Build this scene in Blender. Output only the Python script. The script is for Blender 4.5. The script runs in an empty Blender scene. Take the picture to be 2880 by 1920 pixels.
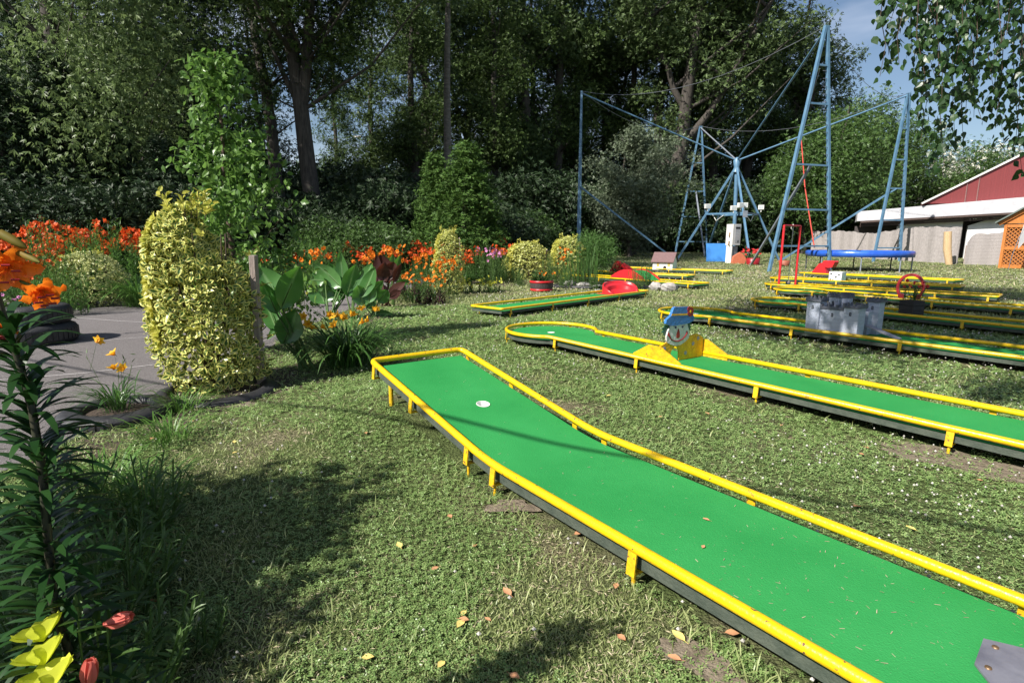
import bpy, math, random
import numpy as np
from mathutils import Vector, Matrix
R = math.radians
PI = math.pi
scene = bpy.context.scene

# ---------------------------------------------------------------- camera
CAM_H = 1.5866
FOC, PIT, ROL = 1543.41, .178, .004          # focal length in pixels of a 2880 px wide frame
cam_data = bpy.data.cameras.new('camera')
cam = bpy.data.objects.new('camera', cam_data)
scene.collection.objects.link(cam)
cam_data.sensor_width = 36
cam_data.lens = FOC / 2880 * 36
cam_data.clip_start = .05
cam_data.clip_end = 3000
cam.matrix_world = (Matrix.Translation((0, 0, CAM_H)) @ Matrix.Rotation(PI/2 - PIT, 4, 'X')
                    @ Matrix.Rotation(ROL, 4, 'Z'))
scene.camera = cam

# ---------------------------------------------------------------- sky and sun
SUN_EL = R(42)
SUN_DIR = Vector((-.78*math.cos(SUN_EL), -.62*math.cos(SUN_EL), math.sin(SUN_EL))).normalized()
world = bpy.data.worlds.new('World')
scene.world = world
world.use_nodes = True
wn = world.node_tree.nodes
wl = world.node_tree.links
wn.clear()
wo = wn.new('ShaderNodeOutputWorld')
bg = wn.new('ShaderNodeBackground')
sky = wn.new('ShaderNodeTexSky')
sky.sky_type = 'NISHITA'
sky.sun_disc = False
sky.sun_elevation = SUN_EL
sky.sun_rotation = math.atan2(-.78, -.62)
sky.air_density = 1.0
sky.dust_density = 1.0
sky.ozone_density = 1.3
tc = wn.new('ShaderNodeTexCoord')
mp = wn.new('ShaderNodeMapping')
mp.inputs['Scale'].default_value = (1.2, 1.2, 5.0)
mp.inputs['Location'].default_value = (.35, .1, .2)
cn = wn.new('ShaderNodeTexNoise')
cn.inputs['Scale'].default_value = 1.6
cn.inputs['Detail'].default_value = 5
cn.inputs['Roughness'].default_value = .55
cr = wn.new('ShaderNodeValToRGB')
cr.color_ramp.elements[0].position = .47
cr.color_ramp.elements[1].position = .84
mx = wn.new('ShaderNodeMix')
mx.data_type = 'RGBA'
mx.inputs['B'].default_value = (11.5, 11.8, 13.2, 1)
wl.new(tc.outputs['Generated'], mp.inputs['Vector'])
wl.new(mp.outputs['Vector'], cn.inputs['Vector'])
wl.new(cn.outputs['Fac'], cr.inputs['Fac'])
mlt = wn.new('ShaderNodeMath'); mlt.operation = 'MULTIPLY'; mlt.inputs[1].default_value = .6
wl.new(cr.outputs['Color'], mlt.inputs[0])
wl.new(mlt.outputs[0], mx.inputs['Factor'])
wl.new(sky.outputs['Color'], mx.inputs['A'])
wl.new(mx.outputs['Result'], bg.inputs['Color'])
bg.inputs['Strength'].default_value = .066
wl.new(bg.outputs['Background'], wo.inputs['Surface'])

sun_data = bpy.data.lights.new('sun', 'SUN')
sun_data.energy = 5.0
sun_data.angle = R(.53)
sun_data.color = (1.0, .95, .87)
sun = bpy.data.objects.new('sun', sun_data)
scene.collection.objects.link(sun)
sun.rotation_euler = SUN_DIR.to_track_quat('Z', 'Y').to_euler()

scene.view_settings.view_transform = 'Standard'
scene.view_settings.look = 'None'
scene.view_settings.exposure = .80
scene.view_settings.gamma = 1.0
scene.view_settings.use_curve_mapping = False
scene.cycles.max_bounces = 6
scene.cycles.diffuse_bounces = 3
scene.cycles.transmission_bounces = 3
scene.cycles.glossy_bounces = 2

# ---------------------------------------------------------------- points in the place
_cp, _sp, _cr, _sr = math.cos(PIT), math.sin(PIT), math.cos(ROL), math.sin(ROL)
_F = np.array([0, _cp, -_sp]); _R0 = np.array([1., 0, 0]); _U0 = np.array([0, _sp, _cp])
_R = _cr*_R0 + _sr*_U0; _U = -_sr*_R0 + _cr*_U0
def ray(px, py): return _F + _R*(px-1440)/FOC - _U*(py-960)/FOC
def at(px, py, Y):
    """point at depth Y metres that the survey of the photograph gives"""
    d = ray(px, py); t = Y/d[1]
    return Vector((d[0]*t, Y, CAM_H + d[2]*t))
def gz(x, y):
    """height of the ground: level lawn that climbs a little beyond the lanes"""
    return min(max(y-37, 0)*.022, .75) + .16*math.exp(-((x+1.0)**2+(y-5.0)**2)/.80)
def ground(px, py):
    z = 0; d = ray(px, py)
    for _ in range(12):
        t = (z-CAM_H)/d[2]; z = .5*z+.5*gz(d[0]*t, d[1]*t)
    t = (z-CAM_H)/d[2]
    return Vector((d[0]*t, d[1]*t, z))

# ---------------------------------------------------------------- materials
def new_mat(name):
    m = bpy.data.materials.new(name); m.use_nodes = True
    nt = m.node_tree
    return m, nt.nodes, nt.links, nt.nodes['Principled BSDF']
def noise_mix(n, l, c1, c2, scale, lo=.35, hi=.65, detail=5, coord='Object', stretch=None, rough=.6):
    t = n.new('ShaderNodeTexCoord'); x = n.new('ShaderNodeTexNoise')
    x.inputs['Scale'].default_value = scale; x.inputs['Detail'].default_value = detail
    x.inputs['Roughness'].default_value = rough
    src = t.outputs[coord]
    if stretch:
        q = n.new('ShaderNodeMapping'); q.inputs['Scale'].default_value = stretch
        l.new(src, q.inputs['Vector']); src = q.outputs['Vector']
    l.new(src, x.inputs['Vector'])
    r = n.new('ShaderNodeValToRGB')
    r.color_ramp.elements[0].position = lo; r.color_ramp.elements[1].position = hi
    r.color_ramp.elements[0].color = (*c1, 1); r.color_ramp.elements[1].color = (*c2, 1)
    l.new(x.outputs['Fac'], r.inputs['Fac'])
    return r.outputs['Color'], x.outputs['Fac']
def surf(name, c1, c2=None, scale=6, rough=.6, bump=0, bscale=None, lo=.35, hi=.65, metal=0, spec=.5,
         coord='Object', stretch=None, spots=None):
    """painted / mineral / wooden surface; spots = (colour, scale, threshold) adds chips or stains"""
    m, n, l, b = new_mat(name)
    c2 = c2 or tuple(v*.82 for v in c1)
    col, fac = noise_mix(n, l, c1, c2, scale, lo, hi, coord=coord, stretch=stretch)
    if spots:
        sc, ss, th = spots
        t2 = n.new('ShaderNodeTexCoord'); x2 = n.new('ShaderNodeTexNoise')
        x2.inputs['Scale'].default_value = ss; x2.inputs['Detail'].default_value = 3
        l.new(t2.outputs[coord], x2.inputs['Vector'])
        r2 = n.new('ShaderNodeValToRGB')
        r2.color_ramp.elements[0].position = th; r2.color_ramp.elements[1].position = th+.03
        l.new(x2.outputs['Fac'], r2.inputs['Fac'])
        k = n.new('ShaderNodeMix'); k.data_type = 'RGBA'; k.inputs['B'].default_value = (*sc, 1)
        l.new(r2.outputs['Color'], k.inputs['Factor']); l.new(col, k.inputs['A']); col = k.outputs['Result']
    l.new(col, b.inputs['Base Color'])
    b.inputs['Roughness'].default_value = rough; b.inputs['Metallic'].default_value = metal
    b.inputs['Specular IOR Level'].default_value = spec
    if bump:
        t = n.new('ShaderNodeTexCoord'); x = n.new('ShaderNodeTexNoise')
        x.inputs['Scale'].default_value = bscale or scale*4; x.inputs['Detail'].default_value = 4
        src = t.outputs[coord]
        if stretch:
            q = n.new('ShaderNodeMapping'); q.inputs['Scale'].default_value = stretch
            l.new(src, q.inputs['Vector']); src = q.outputs['Vector']
        l.new(src, x.inputs['Vector'])
        p = n.new('ShaderNodeBump'); p.inputs['Strength'].default_value = bump
        p.inputs['Distance'].default_value = .02
        l.new(x.outputs['Fac'], p.inputs['Height']); l.new(p.outputs['Normal'], b.inputs['Normal'])
    return m
def leafmat(name, c1, c2, trans=.35, rough=.45, spec=.4, tcol=None, edge=None, edge_at=.5, spread=1.0):
    """leaf or petal: colour differs leaf by leaf, light passes through it; edge = colour of a pale margin"""
    m, n, l, b = new_mat(name)
    g = n.new('ShaderNodeNewGeometry')
    r = n.new('ShaderNodeValToRGB')
    r.color_ramp.elements[0].color = (*c1, 1); r.color_ramp.elements[1].color = (*c2, 1)
    r.color_ramp.elements[0].position = .5-.5*spread; r.color_ramp.elements[1].position = .5+.5*spread
    l.new(g.outputs['Random Per Island'], r.inputs['Fac'])
    col = r.outputs['Color']
    if edge:
        uv = n.new('ShaderNodeUVMap'); s = n.new('ShaderNodeSeparateXYZ')
        l.new(uv.outputs['UV'], s.inputs['Vector'])
        k = n.new('ShaderNodeMapRange'); k.inputs['From Min'].default_value = edge_at-.12
        k.inputs['From Max'].default_value = edge_at+.12
        l.new(s.outputs['Y'], k.inputs['Value'])
        x = n.new('ShaderNodeMix'); x.data_type = 'RGBA'
        l.new(k.outputs['Result'], x.inputs['Factor']); l.new(col, x.inputs['A'])
        x.inputs['B'].default_value = (*edge, 1)
        col = x.outputs['Result']
    l.new(col, b.inputs['Base Color'])
    b.inputs['Roughness'].default_value = rough
    b.inputs['Specular IOR Level'].default_value = spec
    t = n.new('ShaderNodeBsdfTranslucent')
    if tcol:
        h = n.new('ShaderNodeMix'); h.data_type = 'RGBA'; h.blend_type = 'MULTIPLY'
        h.inputs['Factor'].default_value = 1; h.inputs['B'].default_value = (*tcol, 1)
        l.new(col, h.inputs['A']); l.new(h.outputs['Result'], t.inputs['Color'])
    else:
        l.new(col, t.inputs['Color'])
    a = n.new('ShaderNodeMixShader'); a.inputs['Fac'].default_value = trans
    o = n['Material Output']
    l.new(b.outputs['BSDF'], a.inputs[1]); l.new(t.outputs['BSDF'], a.inputs[2])
    l.new(a.outputs['Shader'], o.inputs['Surface'])
    return m

M = {}
M['yellow'] = surf('yellow_paint', (.74, .485, .004), (.62, .38, .005), 7, .34, bump=.14, bscale=60, spots=((.14, .07, .04), 31, .665))
M['yellow_leg'] = surf('yellow_leg_paint', (.70, .46, .006), (.52, .32, .01), 14, .5, bump=.25, bscale=50, spots=((.20, .09, .03), 40, .62))
M['turf'] = surf('green_felt', (.020, .215, .052), (.032, .265, .070), 1.6, .9, bump=.30, bscale=150, spec=.12, lo=.3, hi=.7, spots=((.09, .31, .12), 150, .71))
M['board'] = surf('grey_green_board', (.040, .055, .042), (.07, .085, .065), 12, .75, bump=.3, bscale=80)
M['white'] = surf('white_paint', (.78, .77, .74), (.70, .69, .66), 10, .45)
M['plate'] = surf('grey_rubber_plate', (.10, .10, .125), (.17, .17, .20), 7, .4, bump=.1)
M['screw'] = surf('rusty_screw', (.25, .16, .09), rough=.5, metal=.7)
M['blue_steel'] = surf('blue_paint_steel', (.070, .160, .265), (.120, .225, .335), 2.2, .42, bump=.15, spots=((.12, .13, .15), 9, .70))
M['grey_steel'] = surf('grey_steel', (.30, .33, .38), (.22, .25, .30), 3, .45, metal=.3)
M['cable'] = surf('steel_cable', (.22, .24, .27), rough=.4, metal=.6)
M['red_rope'] = surf('red_bungee_rope', (.50, .06, .04), rough=.8)
M['red'] = surf('red_paint', (.62, .020, .028), (.52, .018, .024), 5, .38, bump=.1)
M['red_dark'] = surf('dark_red_paint', (.30, .012, .018), (.24, .012, .016), 8, .4)
M['asphalt'] = surf('asphalt', (.13, .118, .118), (.255, .235, .232), 75, .92, bump=1, bscale=170, spec=.2, spots=((.40, .38, .37), 230, .68))
M['chalk'] = surf('faded_white_line', (.36, .34, .34), (.20, .185, .18), 55, .9)
M['soil'] = surf('dark_soil', (.030, .020, .014), (.085, .060, .042), 30, .95, bump=.9, bscale=60)
M['tyre'] = surf('black_rubber', (.016, .016, .018), (.030, .030, .034), 9, .55, bump=.25, bscale=40)
M['bark'] = surf('poplar_bark', (.030, .026, .022), (.075, .064, .054), 3, .9, bump=1.0, bscale=6, stretch=(4, 4, .6))
M['pale_bark'] = surf('pale_bark', (.17, .155, .14), (.09, .08, .07), 4, .85, bump=.6, bscale=7, stretch=(1, 1, 3))
M['twig'] = surf('brown_twig', (.055, .035, .025), (.09, .06, .04), 10, .8)
M['wood_grey'] = surf('weathered_wood', (.24, .19, .17), (.34, .28, .25), 6, .85, bump=.5, stretch=(6, 6, .6))
M['stone'] = surf('pale_boulder', (.42, .40, .38), (.26, .24, .22), 7, .9, bump=.8, bscale=14)

# ---------------------------------------------------------------- object helpers
COL = scene.collection
def tag(o, label=None, cat=None, group=None, kind=None):
    if label: o['label'] = label
    if cat: o['category'] = cat
    if group: o['group'] = group
    if kind: o['kind'] = kind
    return o
def thing(name, label, cat, loc=(0, 0, 0), rz=0, group=None):
    o = bpy.data.objects.new(name, None); COL.objects.link(o)
    o.empty_display_size = .1
    o.location = loc; o.rotation_euler = (0, 0, rz)
    return tag(o, label, cat, group)
def link(name, me, parent=None, loc=None, rz=None):
    o = bpy.data.objects.new(name, me); COL.objects.link(o)
    if parent: o.parent = parent
    if loc is not None: o.location = loc
    if rz is not None: o.rotation_euler = (0, 0, rz)
    return o
def dup(root, loc, rz=0, s=1, label=None, group=None, cat=None):
    """a copy of a thing, with copies of its parts and their sub-parts"""
    r = root.copy(); COL.objects.link(r)
    r.location = loc; r.rotation_euler = (0, 0, rz); r.scale = (s, s, s) if not isinstance(s, tuple) else s
    if label: r['label'] = label
    if group: r['group'] = group
    if cat: r['category'] = cat
    for ch in list(root.children):
        c = ch.copy(); COL.objects.link(c); c.parent = r
        for g in list(ch.children):
            d = g.copy(); COL.objects.link(d); d.parent = c
    return r
class Proto:
    """first use moves the built thing itself, later uses copy it"""
    def __init__(s, root): s.root, s.used = root, False
    def put(s, loc, rz=0, sc=1, label=None, group=None, cat=None):
        if s.used: return dup(s.root, loc, rz, sc, label, group, cat)
        s.used = True; r = s.root
        r.location = loc; r.rotation_euler = (0, 0, rz); r.scale = (sc, sc, sc) if not isinstance(sc, tuple) else sc
        if label: r['label'] = label
        if group: r['group'] = group
        if cat: r['category'] = cat
        return r

def frame_of(d):
    d = Vector(d).normalized()
    a = Vector((0, 0, 1)) if abs(d.z) < .9 else Vector((1, 0, 0))
    x = a.cross(d).normalized(); y = d.cross(x)
    return x, y
class MB:
    """collects shapes, links them as ONE mesh object"""
    def __init__(s): s.v, s.f, s.m, s.sm = [], [], [], []
    def add(s, vs, fs, m=0, smooth=False):
        k = len(s.v); s.v += [tuple(p) for p in vs]
        for f in fs: s.f.append(tuple(i+k for i in f)); s.m.append(m); s.sm.append(smooth)
        return s
    def box(s, c, size, rz=0, m=0, mat=None):
        hx, hy, hz = size[0]/2, size[1]/2, size[2]/2
        T = mat or Matrix.Rotation(rz, 3, 'Z'); c = Vector(c)
        vs = [c + T @ Vector((x*hx, y*hy, z*hz)) for x in (-1, 1) for y in (-1, 1) for z in (-1, 1)]
        return s.add(vs, [(0, 1, 3, 2), (4, 6, 7, 5), (0, 4, 5, 1), (2, 3, 7, 6), (0, 2, 6, 4), (1, 5, 7, 3)], m)
    def beam(s, a, b, w, h, m=0, up=None):
        """square bar from a to b"""
        a, b = Vector(a), Vector(b); d = (b-a).normalized()
        if up is None: x, y = frame_of(d)
        else:
            y = (Vector(up) - d*Vector(up).dot(d)).normalized(); x = y.cross(d)
        vs = []
        for p in (a, b):
            for i, j in ((-1, -1), (1, -1), (1, 1), (-1, 1)): vs.append(p + x*i*w/2 + y*j*h/2)
        return s.add(vs, [(3, 2, 1, 0), (4, 5, 6, 7), (0, 1, 5, 4), (1, 2, 6, 5), (2, 3, 7, 6), (3, 0, 4, 7)], m)
    def tube(s, pts, r, seg=8, closed=False, m=0, smooth=True):
        pts = [Vector(p) for p in pts]; n = len(pts)
        rs = r if isinstance(r, (list, tuple)) else [r]*n
        vs = []; X = None
        for i, p in enumerate(pts):
            if closed: d = pts[(i+1) % n] - pts[i-1]
            else: d = pts[min(i+1, n-1)] - pts[max(i-1, 0)]
            d.normalize()
            if X is None: X, Y = frame_of(d)
            else:
                X = (X - d*X.dot(d)).normalized(); Y = d.cross(X)
            for k in range(seg):
                a = 2*PI*k/seg; vs.append(p + (X*math.cos(a) + Y*math.sin(a))*rs[i])
        fs = []
        for i in range(n if closed else n-1):
            j = (i+1) % n
            for k in range(seg):
                q = (k+1) % seg; fs.append((i*seg+k, i*seg+q, j*seg+q, j*seg+k))
        s.add(vs, fs, m, smooth)
        if not closed:
            s.add(vs[:seg], [tuple(range(seg))[::-1]], m); s.add(vs[-seg:], [tuple(range(seg))], m)
        return s
    def prism(s, poly, z0, z1, m=0, side=None, T=None):
        """outline (x, y) pulled from z0 to z1; T places it"""
        n = len(poly); T = T or Matrix.Identity(4)
        vs = [T @ Vector((x, y, z)) for z in (z0, z1) for x, y in poly]
        s.add(vs, [tuple(range(n))[::-1], tuple(range(n, 2*n))], m)
        s.add(vs, [(i, (i+1) % n, n+(i+1) % n, n+i) for i in range(n)], m if side is None else side)
        return s
    def lathe(s, prof, c=(0, 0, 0), seg=24, m=0, smooth=True):
        """profile of (radius, z) round the vertical at c"""
        c = Vector(c); n = len(prof)
        vs = [c + Vector((r*math.cos(2*PI*k/seg), r*math.sin(2*PI*k/seg), z)) for r, z in prof for k in range(seg)]
        fs = [(i*seg+k, i*seg+(k+1) % seg, (i+1)*seg+(k+1) % seg, (i+1)*seg+k) for i in range(n-1) for k in range(seg)]
        return s.add(vs, fs, m, smooth)
    def build(s, name, mats, parent=None, off=None, bevel=0):
        me = bpy.data.meshes.new(name)
        vs = s.v if off is None else [(x-off[0], y-off[1], z-off[2]) for x, y, z in s.v]
        me.from_pydata(vs, [], s.f)
        if not isinstance(mats, (list, tuple)): mats = [mats]
        for q in mats: me.materials.append(q)
        me.polygons.foreach_set('material_index', s.m)
        me.polygons.foreach_set('use_smooth', s.sm)
        me.update()
        o = link(name, me, parent)
        if bevel:
            b = o.modifiers.new('bevel', 'BEVEL'); b.width = bevel; b.segments = 2; b.limit_method = 'ANGLE'
        return o

# ---------------------------------------------------------------- leaves and blades, built by numpy
rng = np.random.default_rng(7)
def norm(a): return a / np.maximum(np.linalg.norm(a, axis=-1, keepdims=True), 1e-9)
def unit_rand(n):
    return norm(rng.normal(size=(n, 3)))
# template: points (x along leaf, y across, z up), faces, uv across value
T_RHOMB = (np.array([[0, 0, 0], [.45, .30, 0], [1, 0, 0], [.45, -.30, 0]]), [(0, 3, 2, 1)], [.4, .9, .9, .9])
T_BENT = (np.array([[0, 0, 0], [.32, .28, .07], [.5, 0, .0], [.72, .22, .03], [1, 0, -.10], [.72, -.22, .03], [.32, -.28, .07]]),
          [(0, 2, 1), (2, 3, 1), (2, 4, 3), (0, 6, 2), (2, 6, 5), (2, 5, 4)], [.5, 1, 0, 1, .8, 1, 1])
T_CLUSTER = (np.array([[0, 0, 0], [.5, .16, .05], [1, .05, -.05], [.5, -.12, .02],
                       [.1, 0, 0], [.35, .45, .10], [.75, .65, -.02], [.55, .28, .05],
                       [.1, 0, 0], [.55, -.25, .0], [.8, -.62, .05], [.35, -.42, .08]]),
             [(0, 3, 2, 1), (4, 7, 6, 5), (8, 11, 10, 9)], [.5]*12)
T_CLOVER = (np.array([[.05, 0, 0], [.5, .30, .06], [1, .0, .0], [.5, -.30, .06],
                      [-.03, .04, 0], [-.52, .28, .05], [-.5, .87, .0], [0, .58, .06],
                      [-.03, -.04, 0], [.0, -.58, .06], [-.5, -.87, .0], [-.52, -.28, .05]]),
            [(0, 3, 2, 1), (4, 7, 6, 5), (8, 11, 10, 9)], [.5]*12)
T_NARROW = (np.array([[0, 0, 0], [.4, .09, 0], [1, 0, -.08], [.4, -.09, 0]]), [(0, 3, 2, 1)], [.5]*4)
def scatter(T, pos, ax, up, s):
    """arrays of one leaf per position -> (verts, faces, uv)"""
    P, Fc, u = T
    ax = norm(ax); y = norm(np.cross(up, ax)); z = np.cross(ax, y)
    s = np.broadcast_to(np.asarray(s, float).reshape(-1, 1, 1), (len(pos), 1, 1))
    V = pos[:, None, :] + s*(P[None, :, 0:1]*ax[:, None] + P[None, :, 1:2]*y[:, None] + P[None, :, 2:3]*z[:, None])
    k = len(P); base = (np.arange(len(pos))*k)[:, None, None]
    Fa = (np.array(Fc)[None] + base).reshape(-1, len(Fc[0]))
    return V.reshape(-1, 3), Fa, np.tile(np.array(u, float), len(pos))
def blades(base, az, L, w, lean, bend, n=5, prof=None, twist=0):
    """curved strips: base (N,3), azimuth, length, width, lean from the vertical at the root, bend to the tip"""
    N = len(base); az = np.broadcast_to(az, N).astype(float); L = np.broadcast_to(L, N).astype(float)
    w = np.broadcast_to(w, N).astype(float); lean = np.broadcast_to(lean, N).astype(float); bend = np.broadcast_to(bend, N).astype(float)
    t = np.linspace(0, 1, n+1)
    th = lean[:, None] + bend[:, None]*t[None]
    ds = L[:, None]/n
    h = np.concatenate([np.zeros((N, 1)), np.cumsum(np.sin(th[:, :-1])*ds, 1)], 1)
    z = np.concatenate([np.zeros((N, 1)), np.cumsum(np.cos(th[:, :-1])*ds, 1)], 1)
    d = np.stack([np.cos(az), np.sin(az), 0*az], 1); q = np.stack([-np.sin(az), np.cos(az), 0*az], 1)
    C = base[:, None] + h[..., None]*d[:, None] + z[..., None]*np.array([0, 0, 1.])
    p = (np.array([prof(a) for a in t]) if prof else np.array([(.35+2.6*a*(1-a)) if a < 1 else .04 for a in t]))
    W = w[:, None]*p[None]/2
    ang = twist*t[None, :, None]
    q = q[:, None]*np.cos(ang) + np.array([0, 0, 1.])*np.sin(ang)
    V = np.stack([C + q*W[..., None], C - q*W[..., None]], 2)          # N, n+1, 2, 3
    idx = []
    for i in range(n): idx.append((2*i, 2*i+2, 2*i+3, 2*i+1))
    Fa = (np.array(idx)[None] + (np.arange(N)*(2*(n+1)))[:, None, None]).reshape(-1, 4)
    return V.reshape(-1, 3), Fa, np.ones(N*2*(n+1))
class NP:
    """gathers numpy shapes of quads and triangles into one mesh"""
    def __init__(s): s.parts = []
    def add(s, vfu, m=0): s.parts.append((vfu, m)); return s
    def mesh(s, name, mats, smooth=False):
        me = bpy.data.meshes.new(name); off = 0
        Vs, lo, ls, mi, us = [], [], [], [], []
        for (V, Fa, u), m in s.parts:
            Vs.append(V); lo.append((Fa+off).ravel()); ls.append(np.full(len(Fa), Fa.shape[1]))
            mi.append(np.full(len(Fa), m)); us.append(u); off += len(V)
        V = np.concatenate(Vs); lo = np.concatenate(lo).astype(np.int32); ls = np.concatenate(ls).astype(np.int32)
        mi = np.concatenate(mi).astype(np.int32); us = np.concatenate(us)
        me.vertices.add(len(V)); me.vertices.foreach_set('co', V.astype(np.float32).ravel())
        me.loops.add(len(lo)); me.loops.foreach_set('vertex_index', lo)
        me.polygons.add(len(ls))
        st = np.concatenate([[0], np.cumsum(ls)[:-1]]).astype(np.int32)
        me.polygons.foreach_set('loop_start', st); me.polygons.foreach_set('loop_total', ls)
        me.polygons.foreach_set('material_index', mi)
        me.polygons.foreach_set('use_smooth', np.full(len(ls), smooth))
        uv = me.uv_layers.new(name='UVMap')
        d = np.zeros((len(lo), 2), np.float32); d[:, 1] = us[lo]; uv.data.foreach_set('uv', d.ravel())
        for q in (mats if isinstance(mats, (list, tuple)) else [mats]): me.materials.append(q)
        me.update(calc_edges=True)
        return me
    def build(s, name, mats, parent=None, loc=None, rz=None, smooth=False):
        return link(name, s.mesh(name, mats, smooth), parent, loc, rz)
def shape_np(mb):
    """MB tubes as an NP piece (quads only)"""
    V = np.array(mb.v, float); Fa = np.array([f if len(f) == 4 else (f[0], f[1], f[2], f[3 % len(f)]) for f in mb.f if len(f) in (3, 4)])
    return V, Fa, np.zeros(len(V))
def vnoise(x, y, s, seed=0):
    """smooth value noise on arrays, 0..1"""
    x = np.asarray(x)/s + 137.3*seed; y = np.asarray(y)/s + 71.7*seed
    xi, yi = np.floor(x), np.floor(y); fx, fy = x-xi, y-yi
    fx, fy = fx*fx*(3-2*fx), fy*fy*(3-2*fy)
    def hh(a, b):
        v = np.sin(a*127.1 + b*311.7 + seed*17.3)*43758.5453
        return v - np.floor(v)
    return (hh(xi, yi)*(1-fx) + hh(xi+1, yi)*fx)*(1-fy) + (hh(xi, yi+1)*(1-fx) + hh(xi+1, yi+1)*fx)*fy

# ================================================================ THE GROUND
def lawn_mat():
    m, n, l, b = new_mat('lawn_soil')
    c1, f1 = noise_mix(n, l, (.055, .080, .026), (.12, .15, .055), 9, .3, .7)
    c2, f2 = noise_mix(n, l, (.15, .120, .075), (.26, .22, .15), 22, .3, .7)
    t = n.new('ShaderNodeTexCoord'); x = n.new('ShaderNodeTexNoise'); x.inputs['Scale'].default_value = .55
    x.inputs['Detail'].default_value = 6; x.inputs['Roughness'].default_value = .68
    l.new(t.outputs['Object'], x.inputs['Vector'])
    r = n.new('ShaderNodeValToRGB'); r.color_ramp.elements[0].position = .50; r.color_ramp.elements[1].position = .66
    l.new(x.outputs['Fac'], r.inputs['Fac'])
    k = n.new('ShaderNodeMix'); k.data_type = 'RGBA'
    l.new(r.outputs['Color'], k.inputs['Factor']); l.new(c1, k.inputs['A']); l.new(c2, k.inputs['B'])
    l.new(k.outputs['Result'], b.inputs['Base Color']); b.inputs['Roughness'].default_value = .95
    b.inputs['Specular IOR Level'].default_value = .1
    y = n.new('ShaderNodeTexNoise'); y.inputs['Scale'].default_value = 55; y.inputs['Detail'].default_value = 6
    l.new(t.outputs['Object'], y.inputs['Vector'])
    p = n.new('ShaderNodeBump'); p.inputs['Strength'].default_value = 1; p.inputs['Distance'].default_value = .05
    l.new(y.outputs['Fac'], p.inputs['Height']); l.new(p.outputs['Normal'], b.inputs['Normal'])
    return m
M['lawn'] = lawn_mat()
g = MB()
ys = [-60, -5, 2.4]+[2.4+.2*i for i in range(1, 27)]+[20, 37, 71.1, 90, 200, 1800]
xs = [-1800, -60, -3.6]+[-3.6+.2*i for i in range(1, 27)]+[8, 60, 1800]; nx_ = len(xs)
g.add([(x, y, gz(x, y)) for y in ys for x in xs],
      [(j*nx_+i, j*nx_+i+1, (j+1)*nx_+i+1, (j+1)*nx_+i) for j in range(len(ys)-1) for i in range(nx_-1)], smooth=True)
tag(g.build('ground', M['lawn']), kind='structure')

PATH_NEAR = [(-3.3, 1.6), (-3.55, 3.6), (-3.55, 4.6), (-3.55, 5.5), (-3.6, 7.4), (-3.9, 10.0), (-3.9, 13.0), (-3.6, 17.0), (-3.4, 22), (-2.8, 30), (-1.6, 40)]
PATH_FAR = [(-20, 1.6), (-20, 13.8), (-13.8, 14.3), (-10.4, 14.6), (-8.9, 17.0), (-7.8, 22), (-6.5, 30), (-5.2, 40)]
path_poly = PATH_NEAR + PATH_FAR[::-1]
from mathutils.geometry import tessellate_polygon
def sheet(name, poly, z, mat):
    vs = [(x, y, z+gz(x, y)) for x, y in poly]
    tris = tessellate_polygon([[Vector((x, y, 0)) for x, y in poly]])
    tris = [t if (Vector(vs[t[1]])-Vector(vs[t[0]])).cross(Vector(vs[t[2]])-Vector(vs[t[0]])).z > 0 else t[::-1] for t in tris]
    return tag(MB().add(vs, tris).build(name, mat), kind='structure')
sheet('asphalt_path', path_poly, .004, M['asphalt'])
def strip(pts, w, z=.008):
    mb = MB(); L = []
    for i, p in enumerate(pts):
        p = Vector((*p, 0)); d = (Vector((*pts[min(i+1, len(pts)-1)], 0)) - Vector((*pts[max(i-1, 0)], 0))).normalized()
        q = Vector((-d.y, d.x, 0))*w/2; L += [(p+q)[:2]+(z,), (p-q)[:2]+(z,)]
    return mb.add(L, [(2*i, 2*i+1, 2*i+3, 2*i+2) for i in range(len(pts)-1)])
for pts, w in (([(-11.6, 7.2), (-8.9, 7.55), (-7.3, 8.1), (-6.4, 8.9), (-4.6, 9.9)], .05),
               ([(-9.2, 11.4), (-7.8, 10.9), (-6.4, 10.5)], .05),
               ([(-6.2, 6.0), (-5.2, 6.5), (-4.4, 7.2)], .05), ([(-5.6, 11.5), (-4.6, 12.9)], .05)):
    tag(strip(pts, w).build('path_marking', M['chalk']), kind='structure')
BEDS = [[(-3.5, 3.4), (-3.0, 3.9), (-2.9, 4.6), (-2.55, 5.5), (-2.1, 6.2), (-1.7, 7.2), (-1.9, 9), (-2.7, 12.0), (-2.6, 14), (-3.8, 14), (-3.85, 10.0), (-3.55, 7.4), (-3.5, 5.5)],
        [(-20, 13.9), (-13.8, 14.4), (-10.4, 14.7), (-9.0, 17.0), (-9.4, 20), (-10, 27), (-30, 27), (-30, 13.9)],
        [(-1.9, 22.2), (-.4, 20.3), (2.0, 21.0), (4.9, 25), (6, 31), (2, 34), (-1.5, 31)]]
for b_ in BEDS: sheet('bed_soil', b_, .004, M['soil'])
DIRT = [[(1.55, 1.4), (2.3, 1.0), (2.5, 1.3), (1.7, 1.9)], ]

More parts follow.
